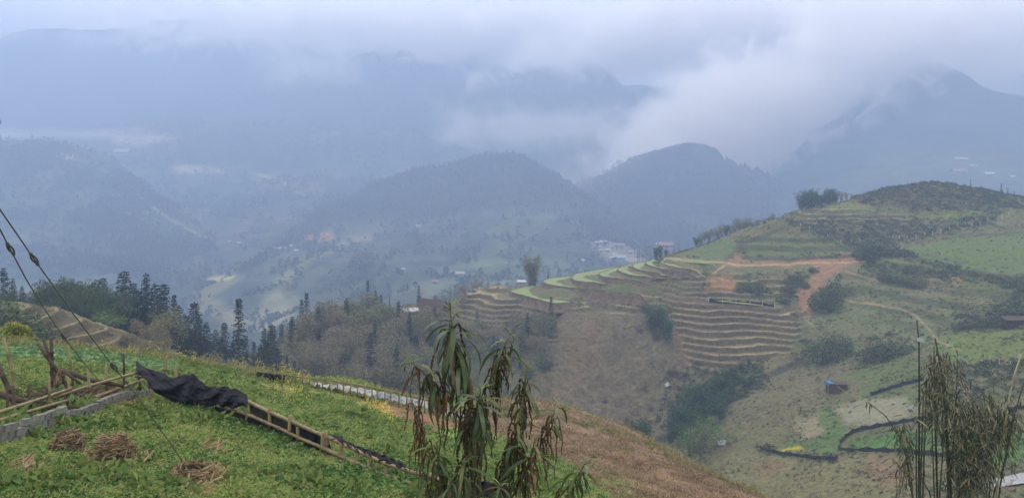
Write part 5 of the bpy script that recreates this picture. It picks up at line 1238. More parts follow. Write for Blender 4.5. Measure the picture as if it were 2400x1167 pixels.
nw = empty('black_netting', tuple(G(640, 50)), 'dark netting at the upper end of the sheeted fence', 'netting'); rn = Vector(nw.location)
sheet('net', [(600,871),(630,874),(668,880)], [(604,880),(640,889),(668,893)], lambda a: Yw(a), lambda a: Yw(a) - .2, m_net, nw, rn, 24, 6, .08, 5, 71, ragged=.1)
# bamboo poles lying at the edge of the dug field
for pp, Y, lb in [([(1290,1068),(1350,1085),(1400,1100),(1455,1118)], 40, 'upper bamboo pole lying along the dug field'), ([(1300,1080),(1370,1102),(1430,1128)], 38, 'lower bamboo pole lying along the dug field')]:
    o = empty('bamboo_pole', tuple(P(*pp[0], Y)), lb, 'pole'); rr = Vector(o.location)
    ps = []
    for a, b_ in pp: g = G(a, Y); g[2] = max(g[2] + .06, P(a, b_, Y)[2] * 0 + g[2] + .06); ps.append(rel(g, rr))
    pole('cane', ps, .06, .05, o, m_gbamboo)

# ---- ground plants on the near slope
def weed_me(seed, n, r, L, W, a, b, up=.55):
    rs = np.random.RandomState(seed); th = rs.uniform(0, 2 * PI, n); d = np.c_[np.cos(th), np.sin(th), rs.uniform(.05, 1.2, n) * up * 1.6]; p = np.c_[rs.normal(0, r, (n, 2)), rs.uniform(0, .3, n) * L]
    return cmesh('weed', [cards(p, d, rs.uniform(.5, 1.3, n) * L, rs.uniform(.6, 1.2, n) * W, leafcols(n, a, b), .25)], m_leaf)
gp = [proto('weed_shape', weed_me(81, 22, .09, .07, .036, srgb(86,110,54), srgb(126,146,80), .3)), proto('weed_shape', weed_me(82, 22, .09, .075, .032, srgb(76,100,50), srgb(112,132,72), .3)), proto('weed_shape', weed_me(83, 18, .09, .08, .02, srgb(116,118,72), srgb(152,148,104), .4))]
gd = [proto('weed_shape', weed_me(84, 18, .10, .11, .06, srgb(46,76,38), srgb(84,112,58), .4))]
gc = [proto('cabbage_shape', weed_me(s, 16, .05, .26, .15, srgb(74,108,68), srgb(122,150,106), .5)) for s in (85, 86)]
def mustard_me(seed):
    rs = np.random.RandomState(seed); n = 14; parts = [cards(np.c_[rs.normal(0, .05, (n, 2)), rs.uniform(0, .35, n)], np.c_[rs.normal(0, 1, (n, 2)), rs.uniform(.2, 1.2, n)], np.full(n, .16), np.full(n, .06), leafcols(n, srgb(90,112,56), srgb(132,146,78)), .1)]
    n = 16; parts.append(cards(np.c_[rs.normal(0, .09, (n, 2)), rs.uniform(.42, .8, n)], rs.normal(0, 1, (n, 3)), np.full(n, .05), np.full(n, .045), leafcols(n, srgb(178,168,58), srgb(206,196,96)), 0)); return cmesh('mustard', parts, m_leaf)
gm = [proto('mustard_shape', mustard_me(s)) for s in (91, 92)]
def samp_f(n, px0, px1, y0, y1):
    px = NR.uniform(px0, px1, n); Y = np.exp(NR.uniform(math.log(y0), math.log(y1), n)); xx = (px - 1200) / F * Y; zz_ = fg_h(xx, Y); a, b_ = proj(xx, Y, zz_); return xx, Y, zz_, a, b_
xx, Y, zz_, a, b_ = samp_f(110000, -60, 1560, 8.8, 72)
soil = np.zeros(len(xx)); wx = a + 10 * fbm(xx, Y, 3, 3, 41)
for pl, k in [([(1130,900),(1300,915),(2000,1150),(2200,1400),(1500,1230),(1350,1100),(1240,1050),(1120,1005)], .985), ([(610,895),(660,900),(730,925),(720,940),(660,930),(625,915)], .85), ([(830,930),(960,950),(1085,990),(1090,1030),(1020,1025),(880,965)], .93), ([(220,930),(340,908),(365,925),(330,950),(270,960)], .85), ([(200,1082),(225,1078),(350,1085),(340,1100),(200,1098)], .5), ([(410,1128),(480,1120),(520,1138),(500,1165),(430,1165)], .85), ([(-50,1125),(30,1122),(20,1145),(-50,1150)], .6), ([(480,1030),(530,1040),(520,1065),(495,1055)], .6)]:
    soil = np.maximum(soil, k * poly_mask(wx, b_, pl, 8))
ok = (NR.uniform(0, 1, len(xx)) > soil)
pt = smooth(-.3, .3, fbm(xx, Y, 2.2, 4, 21)); big = NR.uniform(0, 1, len(xx)) < .16 * pt + .25 * poly_mask(a, b_, [(880,1060),(1000,1100),(1180,1167),(700,1167),(760,1110)], 40) + .3 * poly_mask(a, b_, [(400,945),(560,965),(760,1070),(700,1075),(480,990)], 20)
sz = np.interp(Y, [9, 20, 45, 72], [.56, .85, 1.25, 1.5]) * NR.uniform(.6, 1.25, len(xx))
k = ok & ~big; scatter('grass_cover', np.c_[xx, Y, zz_ - .01][k], gp, sz[k], label='low leafy weeds covering the near slope', tilt=.25)
k = ok & big; scatter('leafy_weeds', np.c_[xx, Y, zz_ - .01][k], gd, sz[k], label='darker broad leaved weeds among the grass', tilt=.25)
xx, Y, zz_, a, b_ = samp_f(9000, -40, 420, 22, 44); k = (poly_mask(a, b_, [(-60,806),(120,812),(400,850),(420,868),(330,866),(250,850),(60,835),(-60,850)], 6) > NR.uniform(0, 1, len(xx)))
scatter('cabbage_patch', np.c_[xx, Y, zz_][k], gc, NR.uniform(.45, .9, k.sum()), label='bluish green cabbages along the brow', tilt=.1)
xx, Y, zz_, a, b_ = samp_f(24000, -40, 1000, 22, 60)
yb = np.maximum.reduce([line_mask(a, b_, [(540,860),(600,876),(660,890),(700,898)], 16, 6), line_mask(a, b_, [(690,900),(760,915),(800,935),(850,955),(905,985),(925,1010)], 16, 7), .6 * poly_mask(a, b_, [(640,925),(700,935),(720,960),(660,950)], 8), .4 * line_mask(a, b_, [(250,825),(400,845),(560,868)], 10, 5), line_mask(a, b_, [(20,800),(60,806)], 14, 6)])
k = yb * .22 * smooth(-.2, .3, fbm(xx, Y, 2.5, 3, 77)) > NR.uniform(0, 1, len(xx)); scatter('mustard_flowers', np.c_[xx, Y, zz_][k], gm, NR.uniform(.6, 1.2, k.sum()) * np.interp(Y[k], [22, 55], [.7, .9]), label='yellow flowering mustard rows on the near slope', tilt=.15)
for k_, (px, Y_, s) in enumerate([(28, 38, 1.0), (48, 38, .9)]):
    g = G(px, Y_); mb_ = mustard_me(100 + k_)
    o = empty('mustard_bush', tuple(g), ['yellow mustard bush at the far left of the brow', 'smaller yellow mustard bush beside the far left one'][k_], 'bush'); 
    n = 260; rs = np.random.RandomState(k_); v = rs.normal(0, 1, (n, 3)); v /= np.linalg.norm(v, axis=1)[:, None]; v[:, 2] = np.abs(v[:, 2])
    link('flowers', cmesh('flowers', [cards(v * np.array([.55, .4, .8]) * s, v, np.full(n, .13), np.full(n, .1), leafcols(n, srgb(112,116,58), srgb(156,150,84)), 0)], m_leaf), o)
    link('leaves', cmesh('leaves', [cards(v * np.array([.5, .4, .6]) * s, v, np.full(n, .16), np.full(n, .1), leafcols(n, srgb(84,104,52), srgb(120,134,70)), 0)], m_leaf), o)

xx, Y, zz_, a, b_ = samp_f(15000, 1080, 1900, 22, 80)
k = (poly_mask(a, b_, [(1110,925),(1300,940),(1900,1170),(2000,1300),(1500,1230),(1340,1095),(1230,1040),(1120,1005)], 6) * (.25 + .75 * smooth(-.2, .3, fbm(xx, Y, 3, 3, 88))) > NR.uniform(0, 1, len(xx)))
fs_ = [proto('stubble_shape', tuft_me(s, 12, .35, .22, srgb(100,88,66), srgb(140,126,98), .03)) for s in (18, 19)] + [proto('clod_shape', weed_me(120, 14, .12, .07, .06, srgb(78,60,48), srgb(112,92,72), .2))]
scatter('field_stubble', np.c_[xx, Y, zz_][k], fs_, NR.uniform(.6, 1.5, k.sum()) * np.interp(Y[k], [22, 80], [.8, 1.5]), label='dry stubble and clods on the dug field', tilt=.3)

xx, Y, zz_, a, b_ = samp_f(30000, -40, 1900, 20, 82)
brow = np.interp(a, [-40,0,180,330,500,600,700,930,1080,1300,1500,1600,1800,1900], [804,806,820,834,856,880,897,930,966,970,1032,1080,1163,1190])
k = (np.abs(b_ - brow) < 9) & (NR.uniform(0, 1, len(a)) < .55)
tl = [proto('stalk_shape', tuft_me(s, 14, .3, .7, srgb(92,96,60), srgb(146,138,98), .03)) for s in (28, 29)] + [proto('stalk_shape', weed_me(130, 16, .14, .22, .09, srgb(66,90,46), srgb(112,126,70), .9))]
scatter('brow_weeds', np.c_[xx, Y, zz_][k], tl, NR.uniform(.4, 1.15, k.sum()) * np.interp(Y[k], [20, 82], [.7, 1.3]), label='ragged weeds and dead stalks along the brow', tilt=.2)
xx, Y, zz_, a, b_ = samp_f(2600, -40, 1300, 10, 40); k = smooth(-.1, .3, fbm(xx, Y, 3, 3, 93)) > NR.uniform(.2, 1, len(a))
scatter('tall_weeds', np.c_[xx, Y, zz_][k], [tl[2], gd[0]], NR.uniform(.5, 1.1, k.sum()) * np.interp(Y[k], [10, 40], [.8, 1.6]), label='taller weeds standing out of the grass', tilt=.3)
# ---------------------------------------------------------------- buildings, fences, people on the far side of the valley
def hit(hf, px, py, y0, y1, n=500):
    Y = np.linspace(y0, y1, n); x = (px - 1200) / F * Y; z = hf(x, Y); q = proj(x, Y, z)[1]; i = np.where(q <= py)[0]
    k = i[0] if len(i) else n - 1
    return np.array([x[k], Y[k], z[k]])
m_roofw = mat('pale_roof', col=srgb(158,160,164), var=.2, scale=1, rough=.5)
m_roofg = mat('grey_roof', col=srgb(136,138,140), var=.15, scale=1, rough=.6)
m_roofr = mat('red_roof', col=srgb(124,96,90), var=.2, scale=1, rough=.8)
m_roofb = mat('brown_roof', col=srgb(62,50,46), var=.3, scale=2.5, rough=.9, bump=.03, bscale=8)
m_wall = mat('plaster_wall', col=srgb(128,126,120), var=.15, scale=1, rough=.9)
m_wallb = mat('board_wall', col=srgb(70,58,48), var=.3, scale=3, rough=.9)
m_glass = mat('dark_opening', col=srgb(24,26,30), var=.1, scale=1, rough=.3)
def house(p, w, d, h, label, roof, wall_, rz=0.0, group=None, cat='house', rise=.32, windows=2, name='house'):
    o = empty(name, tuple(p), label, cat, group, rz=rz); mb = MB(); mb.box((0, 0, h / 2 - 1.0), (w / 2, d / 2, h / 2 + 1.0))
    r = d * rise; mb.add([(-w / 2, -d / 2, h), (-w / 2, d / 2, h), (-w / 2, 0, h + r), (w / 2, -d / 2, h), (w / 2, d / 2, h), (w / 2, 0, h + r)], [(0, 2, 1), (3, 4, 5)])
    wl__ = mb.obj('wall', wall_, o); mb = MB(); e = .09 * w + .15; t = .12
    for s in (-1, 1):
        a, b_ = (-w / 2 - e, s * (d / 2 + e), h - r * e / (d / 2) + .04), (w / 2 + e, s * (d / 2 + e), h - r * e / (d / 2) + .04); c, f = (w / 2 + e, 0, h + r + .06), (-w / 2 - e, 0, h + r + .06)
        vs = [a, b_, c, f] + [(q[0], q[1], q[2] + t) for q in (a, b_, c, f)]
        mb.add(vs, [(0, 1, 2, 3), (4, 7, 6, 5), (0, 4, 5, 1), (1, 5, 6, 2), (2, 6, 7, 3), (3, 7, 4, 0)])
    mb.obj('roof', roof, o)
    for k in range(windows):
        mb = MB(); mb.box((-w / 2 + (k + .5) * w / windows, -d / 2 - .01, h * .55), (w * .07 + .15, .04, h * .17)); mb.obj('window', m_glass, o)
    mb = MB(); mb.box((w * .02, -d / 2 - .012, h * .36), (.45, .05, h * .36)); mb.obj('door', m_wallb, o)
    return o
HA = wooded_h
vill = [  # px, py, width px, roof, label
 (1398,571,8,m_roofw,'small white roofed house at the left edge of the valley village'),(1412,570,17,m_roofw,'long white roofed house highest in the valley village'),(1404,580,9,m_roofg,'grey roofed house under the long white one in the village'),
 (1424,587,11,m_roofw,'bright white roofed house in the middle of the village'),(1408,588,8,m_roofg,'little grey house left of the bright white one'),(1452,578,22,m_roofr,'reddish roofed house right of the village middle'),(1440,598,10,m_roofg,'grey roofed house below the reddish one'),
 (1452,607,26,m_roofg,'long low grey building at the bottom of the village'),(1365,614,7,m_roofw,'tiny white house alone left of the village'),(1432,606,9,m_roofw,'pale house at the left end of the long low building'),(1478,592,9,m_roofg,'grey house at the right end of the village'),(1386,582,7,m_roofr,'small red roofed house at the village edge'),
 (980,532,10,m_roofw,'white hut alone on the flank of the wooded hill'),(1055,641,9,m_roofw,'white house above the long pale sheds on the valley floor'),(1076,644,22,m_roofg,'long pale shed on the valley floor'),(1020,663,15,m_roofr,'red roofed house on the valley floor behind the farmhouse'),
 (663,582,13,m_roofw,'white roofed house on the brown spur left of the hill'),(648,586,8,m_roofg,'grey house left of the white one on the brown spur'),(694,589,8,m_roofw,'small white house right of the white roofed one on the spur'),(683,577,7,m_roofg,'small grey house behind the white one on the spur'),
 (946,633,8,m_roofw,'white hut among trees at the foot of the hill'),(1318,600,6,m_roofg,'small grey hut left of the village fields'),(560,570,7,m_roofw,'tiny white hut on the brown spur edge'),(500,563,6,m_roofw,'tiny white hut at the foot of the left ridge'),(538,566,7,m_roofg,'tiny grey hut beside the spur edge')]
for px, py, w, rf, lb in vill:
    p = hit(HA, px, py + 3, 560, 1700); W = w / F * p[1]; house(p, W, max(3.5, W * .5), max(2.2, min(3.2, W * .3)), lb, rf, m_wall, R.uniform(-.25, .25), None)
for px, py, w, h_, Y, rf, wl2, lb in [(1560,574,30,17,900,m_roofr,m_wall,'large pink roofed building behind the sparse trees'),(1545,573,14,9,905,m_roofw,m_wall,'white roofed house left of the large pink roofed building'),(1612,590,26,9,780,m_roofg,m_wall,'grey roofed building behind the upper end of the terraces'),
        (1222,660,17,6,430,m_roofw,m_wall,'white roofed hut behind the lone bamboo clump')]:
    s = Y / F; p = P(px, py + h_ * .5, Y); gz = float(HA(np.array([p[0]]), np.array([p[1]]))[0]); b = house(p, w * s, w * s * .5, h_ * s * .62, lb, rf, wl2, .1, None, windows=4)
m_t2 = m_t
# terraced far slope and the left spur
def far_house(Y, px, py, w, rf, lb, h=3.0):
    Y *= .82; p = P(px, py + 2, Y); W = w / F * Y; house(p, W, W * .5, h * W / 12, lb, rf, m_wall, R.uniform(-.2, .2))
for a in [(1985,157,360,27,m_roofw,'largest white roofed building on the left ridge'),(2750,525,300,17,m_roofw,'white roofed building on the far ridge left of centre'),(2750,622,298,8,m_roofw,'small white house right of the one on the far ridge'),(2700,414,321,24,m_roofg,'long low shed beside the pale far fields'),
          (2500,288,361,34,m_roofg,'long thin roof just right of the left ridge building'),(2500,259,364,6,m_roofw,'tiny white house at the left end of the long thin roof'),(2500,602,348,7,m_roofw,'small white house below the far ridge'),(1900,205,383,6,m_roofw,'tiny white house below the left ridge building'),(2700,312,300,8,m_roofg,'faint hut above the pale far fields')]:
    far_house(*a)
for px, py, w, rf, lb in [(2252,376,26,m_roofg,'pale building highest on the right mountain foot'),(2280,389,15,m_roofg,'grey house below the pale one on the right mountain foot'),(2248,405,30,m_roofr,'reddish building on the right mountain foot'),(2317,409,20,m_roofw,'white roofed building right of the reddish one'),(2372,414,13,m_roofw,'white house farthest right on the mountain foot')]:
    p = hit(right_h, px, py + 3, 1150, 2200); W = w / F * p[1]; house(p, W, W * .5, W * .22, lb, rf, m_wall, R.uniform(-.2, .2))

# the brown farmhouse among the trees
p = P(1014, 742, 262); fh = house(p, 7.6, 5.2, 2.1, 'brown roofed farmhouse half hidden among trees left of the dry terraces', m_roofb, m_wallb, math.radians(-28), None, 'farmhouse', .55, 2, 'farmhouse')
mb = MB(); mb.box((0, -1.5, 3.3), (1.0, .25, .03), Matrix.Rotation(math.radians(28), 3, 'X')); sk = mb.obj('skylight', m_roofw, fh)
p = P(962, 740, 258); house(p, 3.6, 2.6, 1.6, 'small shed with a grey roof left of the brown farmhouse', m_roofg, m_wallb, math.radians(20), None, 'shed', .2, 1, 'shed')
# hut with a blue sheet, plank shed, little white box
p = hit(mh, 1960, 916, 120, 300); o = empty('field_hut', tuple(p), 'low dark hut with a blue sheet over its left end', 'hut'); mb = MB(); mb.box((0, 0, .6), (2.0, 1.1, 1.1)); mb.obj('wall', m_wallb, o)
mb = MB(); mb.box((.2, 0, 1.78), (2.3, 1.4, .06), Matrix.Rotation(.06, 3, 'Y')); mb.obj('roof', m_roofb, o); mb = MB(); mb.box((-1.45, -.1, 1.98), (.5, 1.3, .05), Matrix.Rotation(.05, 3, 'Y'), jit=.08); mb.box((-2.15, -.1, 1.55), (.04, 1.4, .22), jit=.05)
mb.obj('blue_sheet', mat('blue_sheet', col=srgb(48,96,138), var=.15, scale=2, rough=.6), o)
mb = MB(); mb.box((2.35, -1.45, .5), (.06, .04, .9)); mb.box((-2.25, -1.45, .5), (.06, .04, .9)); mb.obj('post', m_gbamboo, o)
a_, b2 = P(1962, 905, p[1] - 2), hit(mh, 2012, 940, 120, 260); o = empty('leaning_pole', tuple(b2), 'pale pole leaning from the blue sheeted hut down to the field', 'pole'); pole('cane', [(0, 0, 0), tuple(a_ - b2)], .09, .07, o, m_bamboo, nodes=False)
p = hit(mh, 2378, 766, 150, 320); o = empty('plank_shed', tuple(p), 'weathered plank shed at the right edge among the scrub', 'shed')
mb = MB(); mb.box((0, 0, .7), (2.5, 1.3, 1.2)); mb.obj('wall', m_wallb, o); mb = MB(); mb.box((0, -.1, 2.0), (2.8, 1.7, .07), Matrix.Rotation(.12, 3, 'X')); mb.obj('roof', m_dark, o)
for k in range(9):
    mb = MB(); mb.box((-2.3 + k * .57, -1.36, .85), (.24, .03, 1.0), jit=.02); mb.obj('plank', m_dark, o)
p = hit(mh, 1101, 697, 200, 330); o = empty('white_box', tuple(p), 'small white box on a post at the left end of the dry terraces', 'box'); mb = MB(); mb.box((0, 0, 1.0), (.45, .3, .3)); mb.obj('casing', m_roofw, o); mb = MB(); mb.tube([(0, 0, -.3), (0, 0, .75)], .08, 5); mb.obj('post', m_dark, o)
p = hit(mh, 1285, 658, 250, 330); o = empty('field_post', tuple(P(1285, 660, 300)), 'dark post standing alone at the tip of the green terraces', 'post'); mb = MB(); mb.tube([(0, 0, -.5), (0, 0, 2.6)], .2, 6); mb.obj('timber', m_dark, o)

# concrete post fence across the right hill
m_conc = mat('concrete_post', col=srgb(156,156,150), var=.12, scale=2, rough=.9)
def post_fence(label, plist, H, wires=2, m=m_conc, r=.09, netm=None, yr=(150, 400)):
    ps = [hit(mh, a, b_, *yr) for a, b_ in plist]; o = empty('wire_fence', tuple(ps[0]), label, 'fence'); rr = Vector(o.location)
    for q in ps:
        mb = MB(); c = rel(q, rr); mb.box((c.x, c.y, c.z + H / 2 - .2), (r, r, H / 2 + .2), jit=.02); mb.obj('post', m, o)
    for k in range(wires):
        mb = MB(); pts_ = []
        for q, q2 in zip(ps[:-1], ps[1:]):
            pts_ += [rel(q, rr) + Vector((0, 0, H * (.45 + .45 * k))), (rel(q, rr) + rel(q2, rr)) / 2 + Vector((0, 0, H * (.45 + .45 * k) - .08))]
        pts_.append(rel(ps[-1], rr) + Vector((0, 0, H * (.45 + .45 * k)))); mb.tube(pts_, .012, 3); mb.obj('wire', m_wire, o)
    if netm:
        V = []; 
        for q, q2 in zip(ps[:-1], ps[1:]):
            for t in (0, .25, .5, .75):
                p_ = q * (1 - t) + q2 * t; sag = .35 * math.sin(t * PI) * H * R.uniform(.4, 1); V.append((p_, sag))
        V.append((ps[-1], 0)); vs = []
        for p_, sag in V: c = rel(p_, rr); vs += [(c.x, c.y, c.z - .1), (c.x, c.y - .05, c.z + H * .9 - sag)]
        fs = [(2 * i, 2 * i + 2, 2 * i + 3, 2 * i + 1) for i in range(len(V) - 1)]; n_ = link('net', mesh('net', np.array(vs), fs, netm), o); md = n_.modifiers.new('thickness', 'SOLIDIFY'); md.thickness = .03
    return o
zx = lambda x_, y_: (1600 + x_ / 2.9175, 400 + y_ / 2.9175)
post_fence('pale post fence stepping down the upper hill left of the dark bush', [zx(806,385), zx(868,406), zx(925,430), zx(992,460), zx(1083,497), zx(1156,497), zx(1215,497), zx(1267,493)], 1.35)
post_fence('pale post fence climbing the upper hill right of the dark bush', [zx(1437,470), zx(1483,472), zx(1535,470), zx(1595,466), zx(1655,450), zx(1709,440), zx(1764,430), zx(1826,412), zx(1881,386), zx(1932,384), zx(1981,388), zx(2034,374), zx(2086,350), zx(2184,326), zx(2230,312)], 1.35)
post_fence('short post fence with sagging dark net above the straight dry terraces', [(1661,709),(1693,711),(1725,713),(1758,716),(1787,718),(1815,722)], 1.5, 1, m_conc, .08, m_net, (220, 300))
post_fence('few pale posts below the terrace end beside the stony path', [(1845,728),(1865,740),(1869,772),(1872,790)], 1.6, 1, m_gbamboo, .08, None, (200, 300))
post_fence('grey posts among the scrub behind the tall bamboo at right', [(2320,850),(2342,856),(2368,862),(2388,840)], 1.4, 1, m_conc, .06, None, (120, 260))
# dark netting fences round the plots at lower right
m_hedge = mat('dark_mesh', col=srgb(36,40,42), var=.4, scale=1.5, rough=.95)
post_fence('dark netting fence curving round the green plot at lower right', [(2180,985),(2148,988),(2118,992),(2088,999),(2055,1003),(2020,1008),(1998,1016),(1980,1028),(1968,1042),(1965,1056),(1990,1060),(2032,1058),(2070,1060),(2112,1062),(2180,1068),(2230,1072)], 1.0, 0, m_dark, .05, m_hedge, (110, 230))
post_fence('dark netting strip across the upper green plot behind the bamboo', [(2040,928),(2065,920),(2090,912),(2115,904),(2140,898),(2165,893)], 1.0, 0, m_dark, .05, m_hedge, (120, 260))
post_fence('dark netting at the right edge beyond the bamboo', [(2365,968),(2385,962),(2405,960),(2425,958)], 1.1, 0, m_dark, .05, m_hedge, (100, 230))
post_fence('dark low netting below the yellow flowers', [(1782,1056),(1810,1062),(1850,1068),(1890,1074),(1930,1078),(1962,1078)], .9, 0, m_dark, .05, m_hedge, (120, 240))
# white sheets
def flat_sheet(pl, label, m, lift=.12, name='ground_sheet', yr=(70, 300)):
    ps = [hit(mh, a, b_, *yr) for a, b_ in pl]; c = sum(ps) / len(ps); o = link(name, None) if False else None
    mb = MB(); vs = [tuple(q - c + np.array([0, 0, lift + R.uniform(-.04, .04)])) for q in ps]; mb.add([(0, 0, lift + .1)] + vs, [(0, i + 1, (i + 1) % len(vs) + 1) for i in range(len(vs))])
    o = mb.obj(name, m); o.location = tuple(c); md = o.modifiers.new('thickness', 'SOLIDIFY'); md.thickness = .04; return tag(o, label, 'sheet')
flat_sheet([(2300,1128),(2340,1122),(2400,1112),(2405,1135),(2360,1142),(2325,1150)], 'crumpled white sheet on the ground behind the bamboo at lower right', m_white)
flat_sheet([(1682,1035),(1695,1031),(1703,1036),(1698,1044),(1684,1044)], 'small pale sheet lying below the bright trees', m_white)
flat_sheet([(1557,902),(1566,898),(1571,904),(1562,910)], 'tiny green white scrap on the eroded slope', m_white)
flat_sheet([(2126,962),(2138,960),(2141,966),(2130,968)], 'small blue violet sheet on the pale plot', m_cloth2)

# ---- person climbing the path
def person(p, H, label, rz):
    s = H / 1.65; o = empty('person', tuple(p), label, 'person', rz=rz)
    J = {'hip': (0, 0, .86), 'chest': (.02, -.10, 1.22), 'neck': (.03, -.17, 1.38), 'head': (.03, -.20, 1.50), 'ls': (-.17, -.10, 1.30), 'le': (-.24, -.22, 1.05), 'lh': (-.20, -.40, .92), 'rs': (.2, -.10, 1.30), 're': (.26, -.20, 1.05), 'rh': (.22, -.38, .90),
         'lk': (-.10, -.16, .48), 'lf': (-.10, .02, .06), 'lt': (-.10, -.14, .03), 'rk': (.11, -.02, .46), 'rf': (.12, .14, .06), 'rt': (.12, .0, .03), 'lhp': (-.1, 0, .82), 'rhp': (.1, 0, .82)}
    E = [('hip','chest'),('chest','neck'),('neck','head'),('chest','ls'),('ls','le'),('le','lh'),('chest','rs'),('rs','re'),('re','rh'),('hip','lhp'),('lhp','lk'),('lk','lf'),('lf','lt'),('hip','rhp'),('rhp','rk'),('rk','rf'),('rf','rt')]
    rad = {'hip': .14, 'chest': .15, 'neck': .06, 'head': .10, 'ls': .065, 'le': .045, 'lh': .035, 'rs': .065, 're': .045, 'rh': .035, 'lk': .06, 'lf': .05, 'lt': .04, 'rk': .06, 'rf': .05, 'rt': .04, 'lhp': .1, 'rhp': .1}
    ks = list(J); me = bpy.data.meshes.new('body'); me.from_pydata([tuple(c * s for c in J[k]) for k in ks], [(ks.index(a), ks.index(b_)) for a, b_ in E], []); me.materials.append(mat('dark_clothing', col=srgb(38,40,58), var=.2, scale=6, rough=.9))
    b_ = link('body', me, o); md = b_.modifiers.new('skin', 'SKIN')
    for i, k in enumerate(ks): me.skin_vertices[0].data[i].radius = (rad[k] * s,) * 2
    me.skin_vertices[0].data[0].use_root = True; md2 = b_.modifiers.new('smooth', 'SUBSURF'); md2.levels = 1; md2.render_levels = 1
    mb = MB(); hx, hy, hz = [c * s for c in J['head']]; vs = []
    for k, (r, z) in enumerate([(.19, .05), (.11, .09), (.10, .16), (.03, .18)]):
        for j in range(12): vs.append((hx + r * s * math.cos(j * PI / 6), hy + r * s * math.sin(j * PI / 6), hz + z * s))
    mb.add(vs, [(k * 12 + j, k * 12 + (j + 1) % 12, (k + 1) * 12 + (j + 1) % 12, (k + 1) * 12 + j) for k in range(3) for j in range(12)] + [tuple(range(36, 48)), tuple(range(11, -1, -1))]); mb.obj('hat', m_roofw, o)
    return o
person(hit(mh, 2012, 641, 200, 320), 1.6, 'person in dark clothes and a pale hat walking up the path right of the landslip', 2.2)
# ---------------------------------------------------------------- tall weed with drooping leaves and hanging flower spikes
YW = 4.2
def leaf_blade(L, W, droop, seed, fold=.35, n=8):
    """long lance leaf arching over, base at the origin, along +X"""
    rs = np.random.RandomState(seed); V = []; x = z = 0.0; a = .35
    for k in range(n + 1):
        t = k / n; w = W * (math.sin(PI * min(1, t * .96 + .04)) ** .7) * (1 - .25 * t) * .5 + .0006; tw = .25 * math.sin(t * 3 + seed)
        V += [(x, -w, z + w * fold + tw * w), (x, 0, z), (x, w, z + w * fold - tw * w)]
        a -= droop / n * (1.2 - .4 * t) + rs.uniform(-.05, .05); x += math.cos(a) * L / n; z += math.sin(a) * L / n
    Fq = []
    for k in range(n):
        for j in (0, 1): Fq.append((k * 3 + j, k * 3 + j + 1, (k + 1) * 3 + j + 1, (k + 1) * 3 + j))
    return V, Fq
def leafmat(name, a, b, tr=.3):
    return mat(name, col=a, var=.3, scale=14, rough=.55, spec=.35, trans=tr, var2=.2)
m_lg = [leafmat('leaf_dull_green', srgb(52,70,38), 0), leafmat('leaf_olive', srgb(74,80,42), 0), leafmat('leaf_grey_green', srgb(80,94,68), 0)]
m_ly = leafmat('leaf_bright', srgb(112,138,56), 0, .4)
m_lb = leafmat('leaf_withered', srgb(92,72,50), 0, .2)
m_spk = mat('flower_spike', col=srgb(54,46,32), var=.35, scale=60, rough=.95, var2=.25)
m_spr = mat('flower_spike_red', col=srgb(78,50,38), var=.35, scale=60, rough=.95, var2=.25)
m_stem = mat('weed_stem', col=srgb(70,70,48), var=.3, scale=30, rough=.8)
LV = {}
def leaf_mesh(kind, v):
    key = (kind, v)
    if key not in LV:
        L, W, d = [(.22, .023, 1.25), (.19, .021, 1.7), (.24, .025, .95), (.13, .015, .9), (.20, .022, 2.2)][v]
        vs, fs = leaf_blade(L, W, d, v + 3); LV[key] = mesh('leaf', np.array(vs), fs, {'g0': m_lg[0], 'g1': m_lg[1], 'g2': m_lg[2], 'y': m_ly, 'b': m_lb}[kind], True)
    return LV[key]
SPK = {}
def spike_mesh(v, red):
    key = (v, red)
    if key not in SPK:
        L = [.20, .27, .34, .16, .40][v]; out = [.04, .06, .03, .05, .05][v]; mb = MB(); n = int(L / .0085); ps = []; rr = []; rs = np.random.RandomState(v + 50)
        for k in range(n + 1):
            t = k / n; s = t * L; ps.append((out * (1 - math.exp(-s / .035)) + .004 * math.sin(s * 40 + v) + rs.uniform(-.0012, .0012), rs.uniform(-.0012, .0012) + .004 * math.sin(s * 27), .018 * math.sin(min(1, s / .06) * PI) - max(0, s - .035) * .98)); rr.append((.0056 if k % 2 else .0033) * (1 - .35 * t))
        mb.tube(ps, rr, 5); SPK[key] = mb.mesh('flower_spike', m_spr if red else m_spk, True)
    return SPK[key]
z3 = lambda a, b_: (860 + a / 2.3967, 680 + b_ / 2.3967)
plant_root = empty('tall_weed', (P(1110, 1167, YW)[0], YW, float(fg_h(np.array([-.15]), np.array([YW]))[0])), 'tall nettle like weed with drooping leaves and hanging flower spikes in the foreground', 'plant'); RP = Vector(plant_root.location)
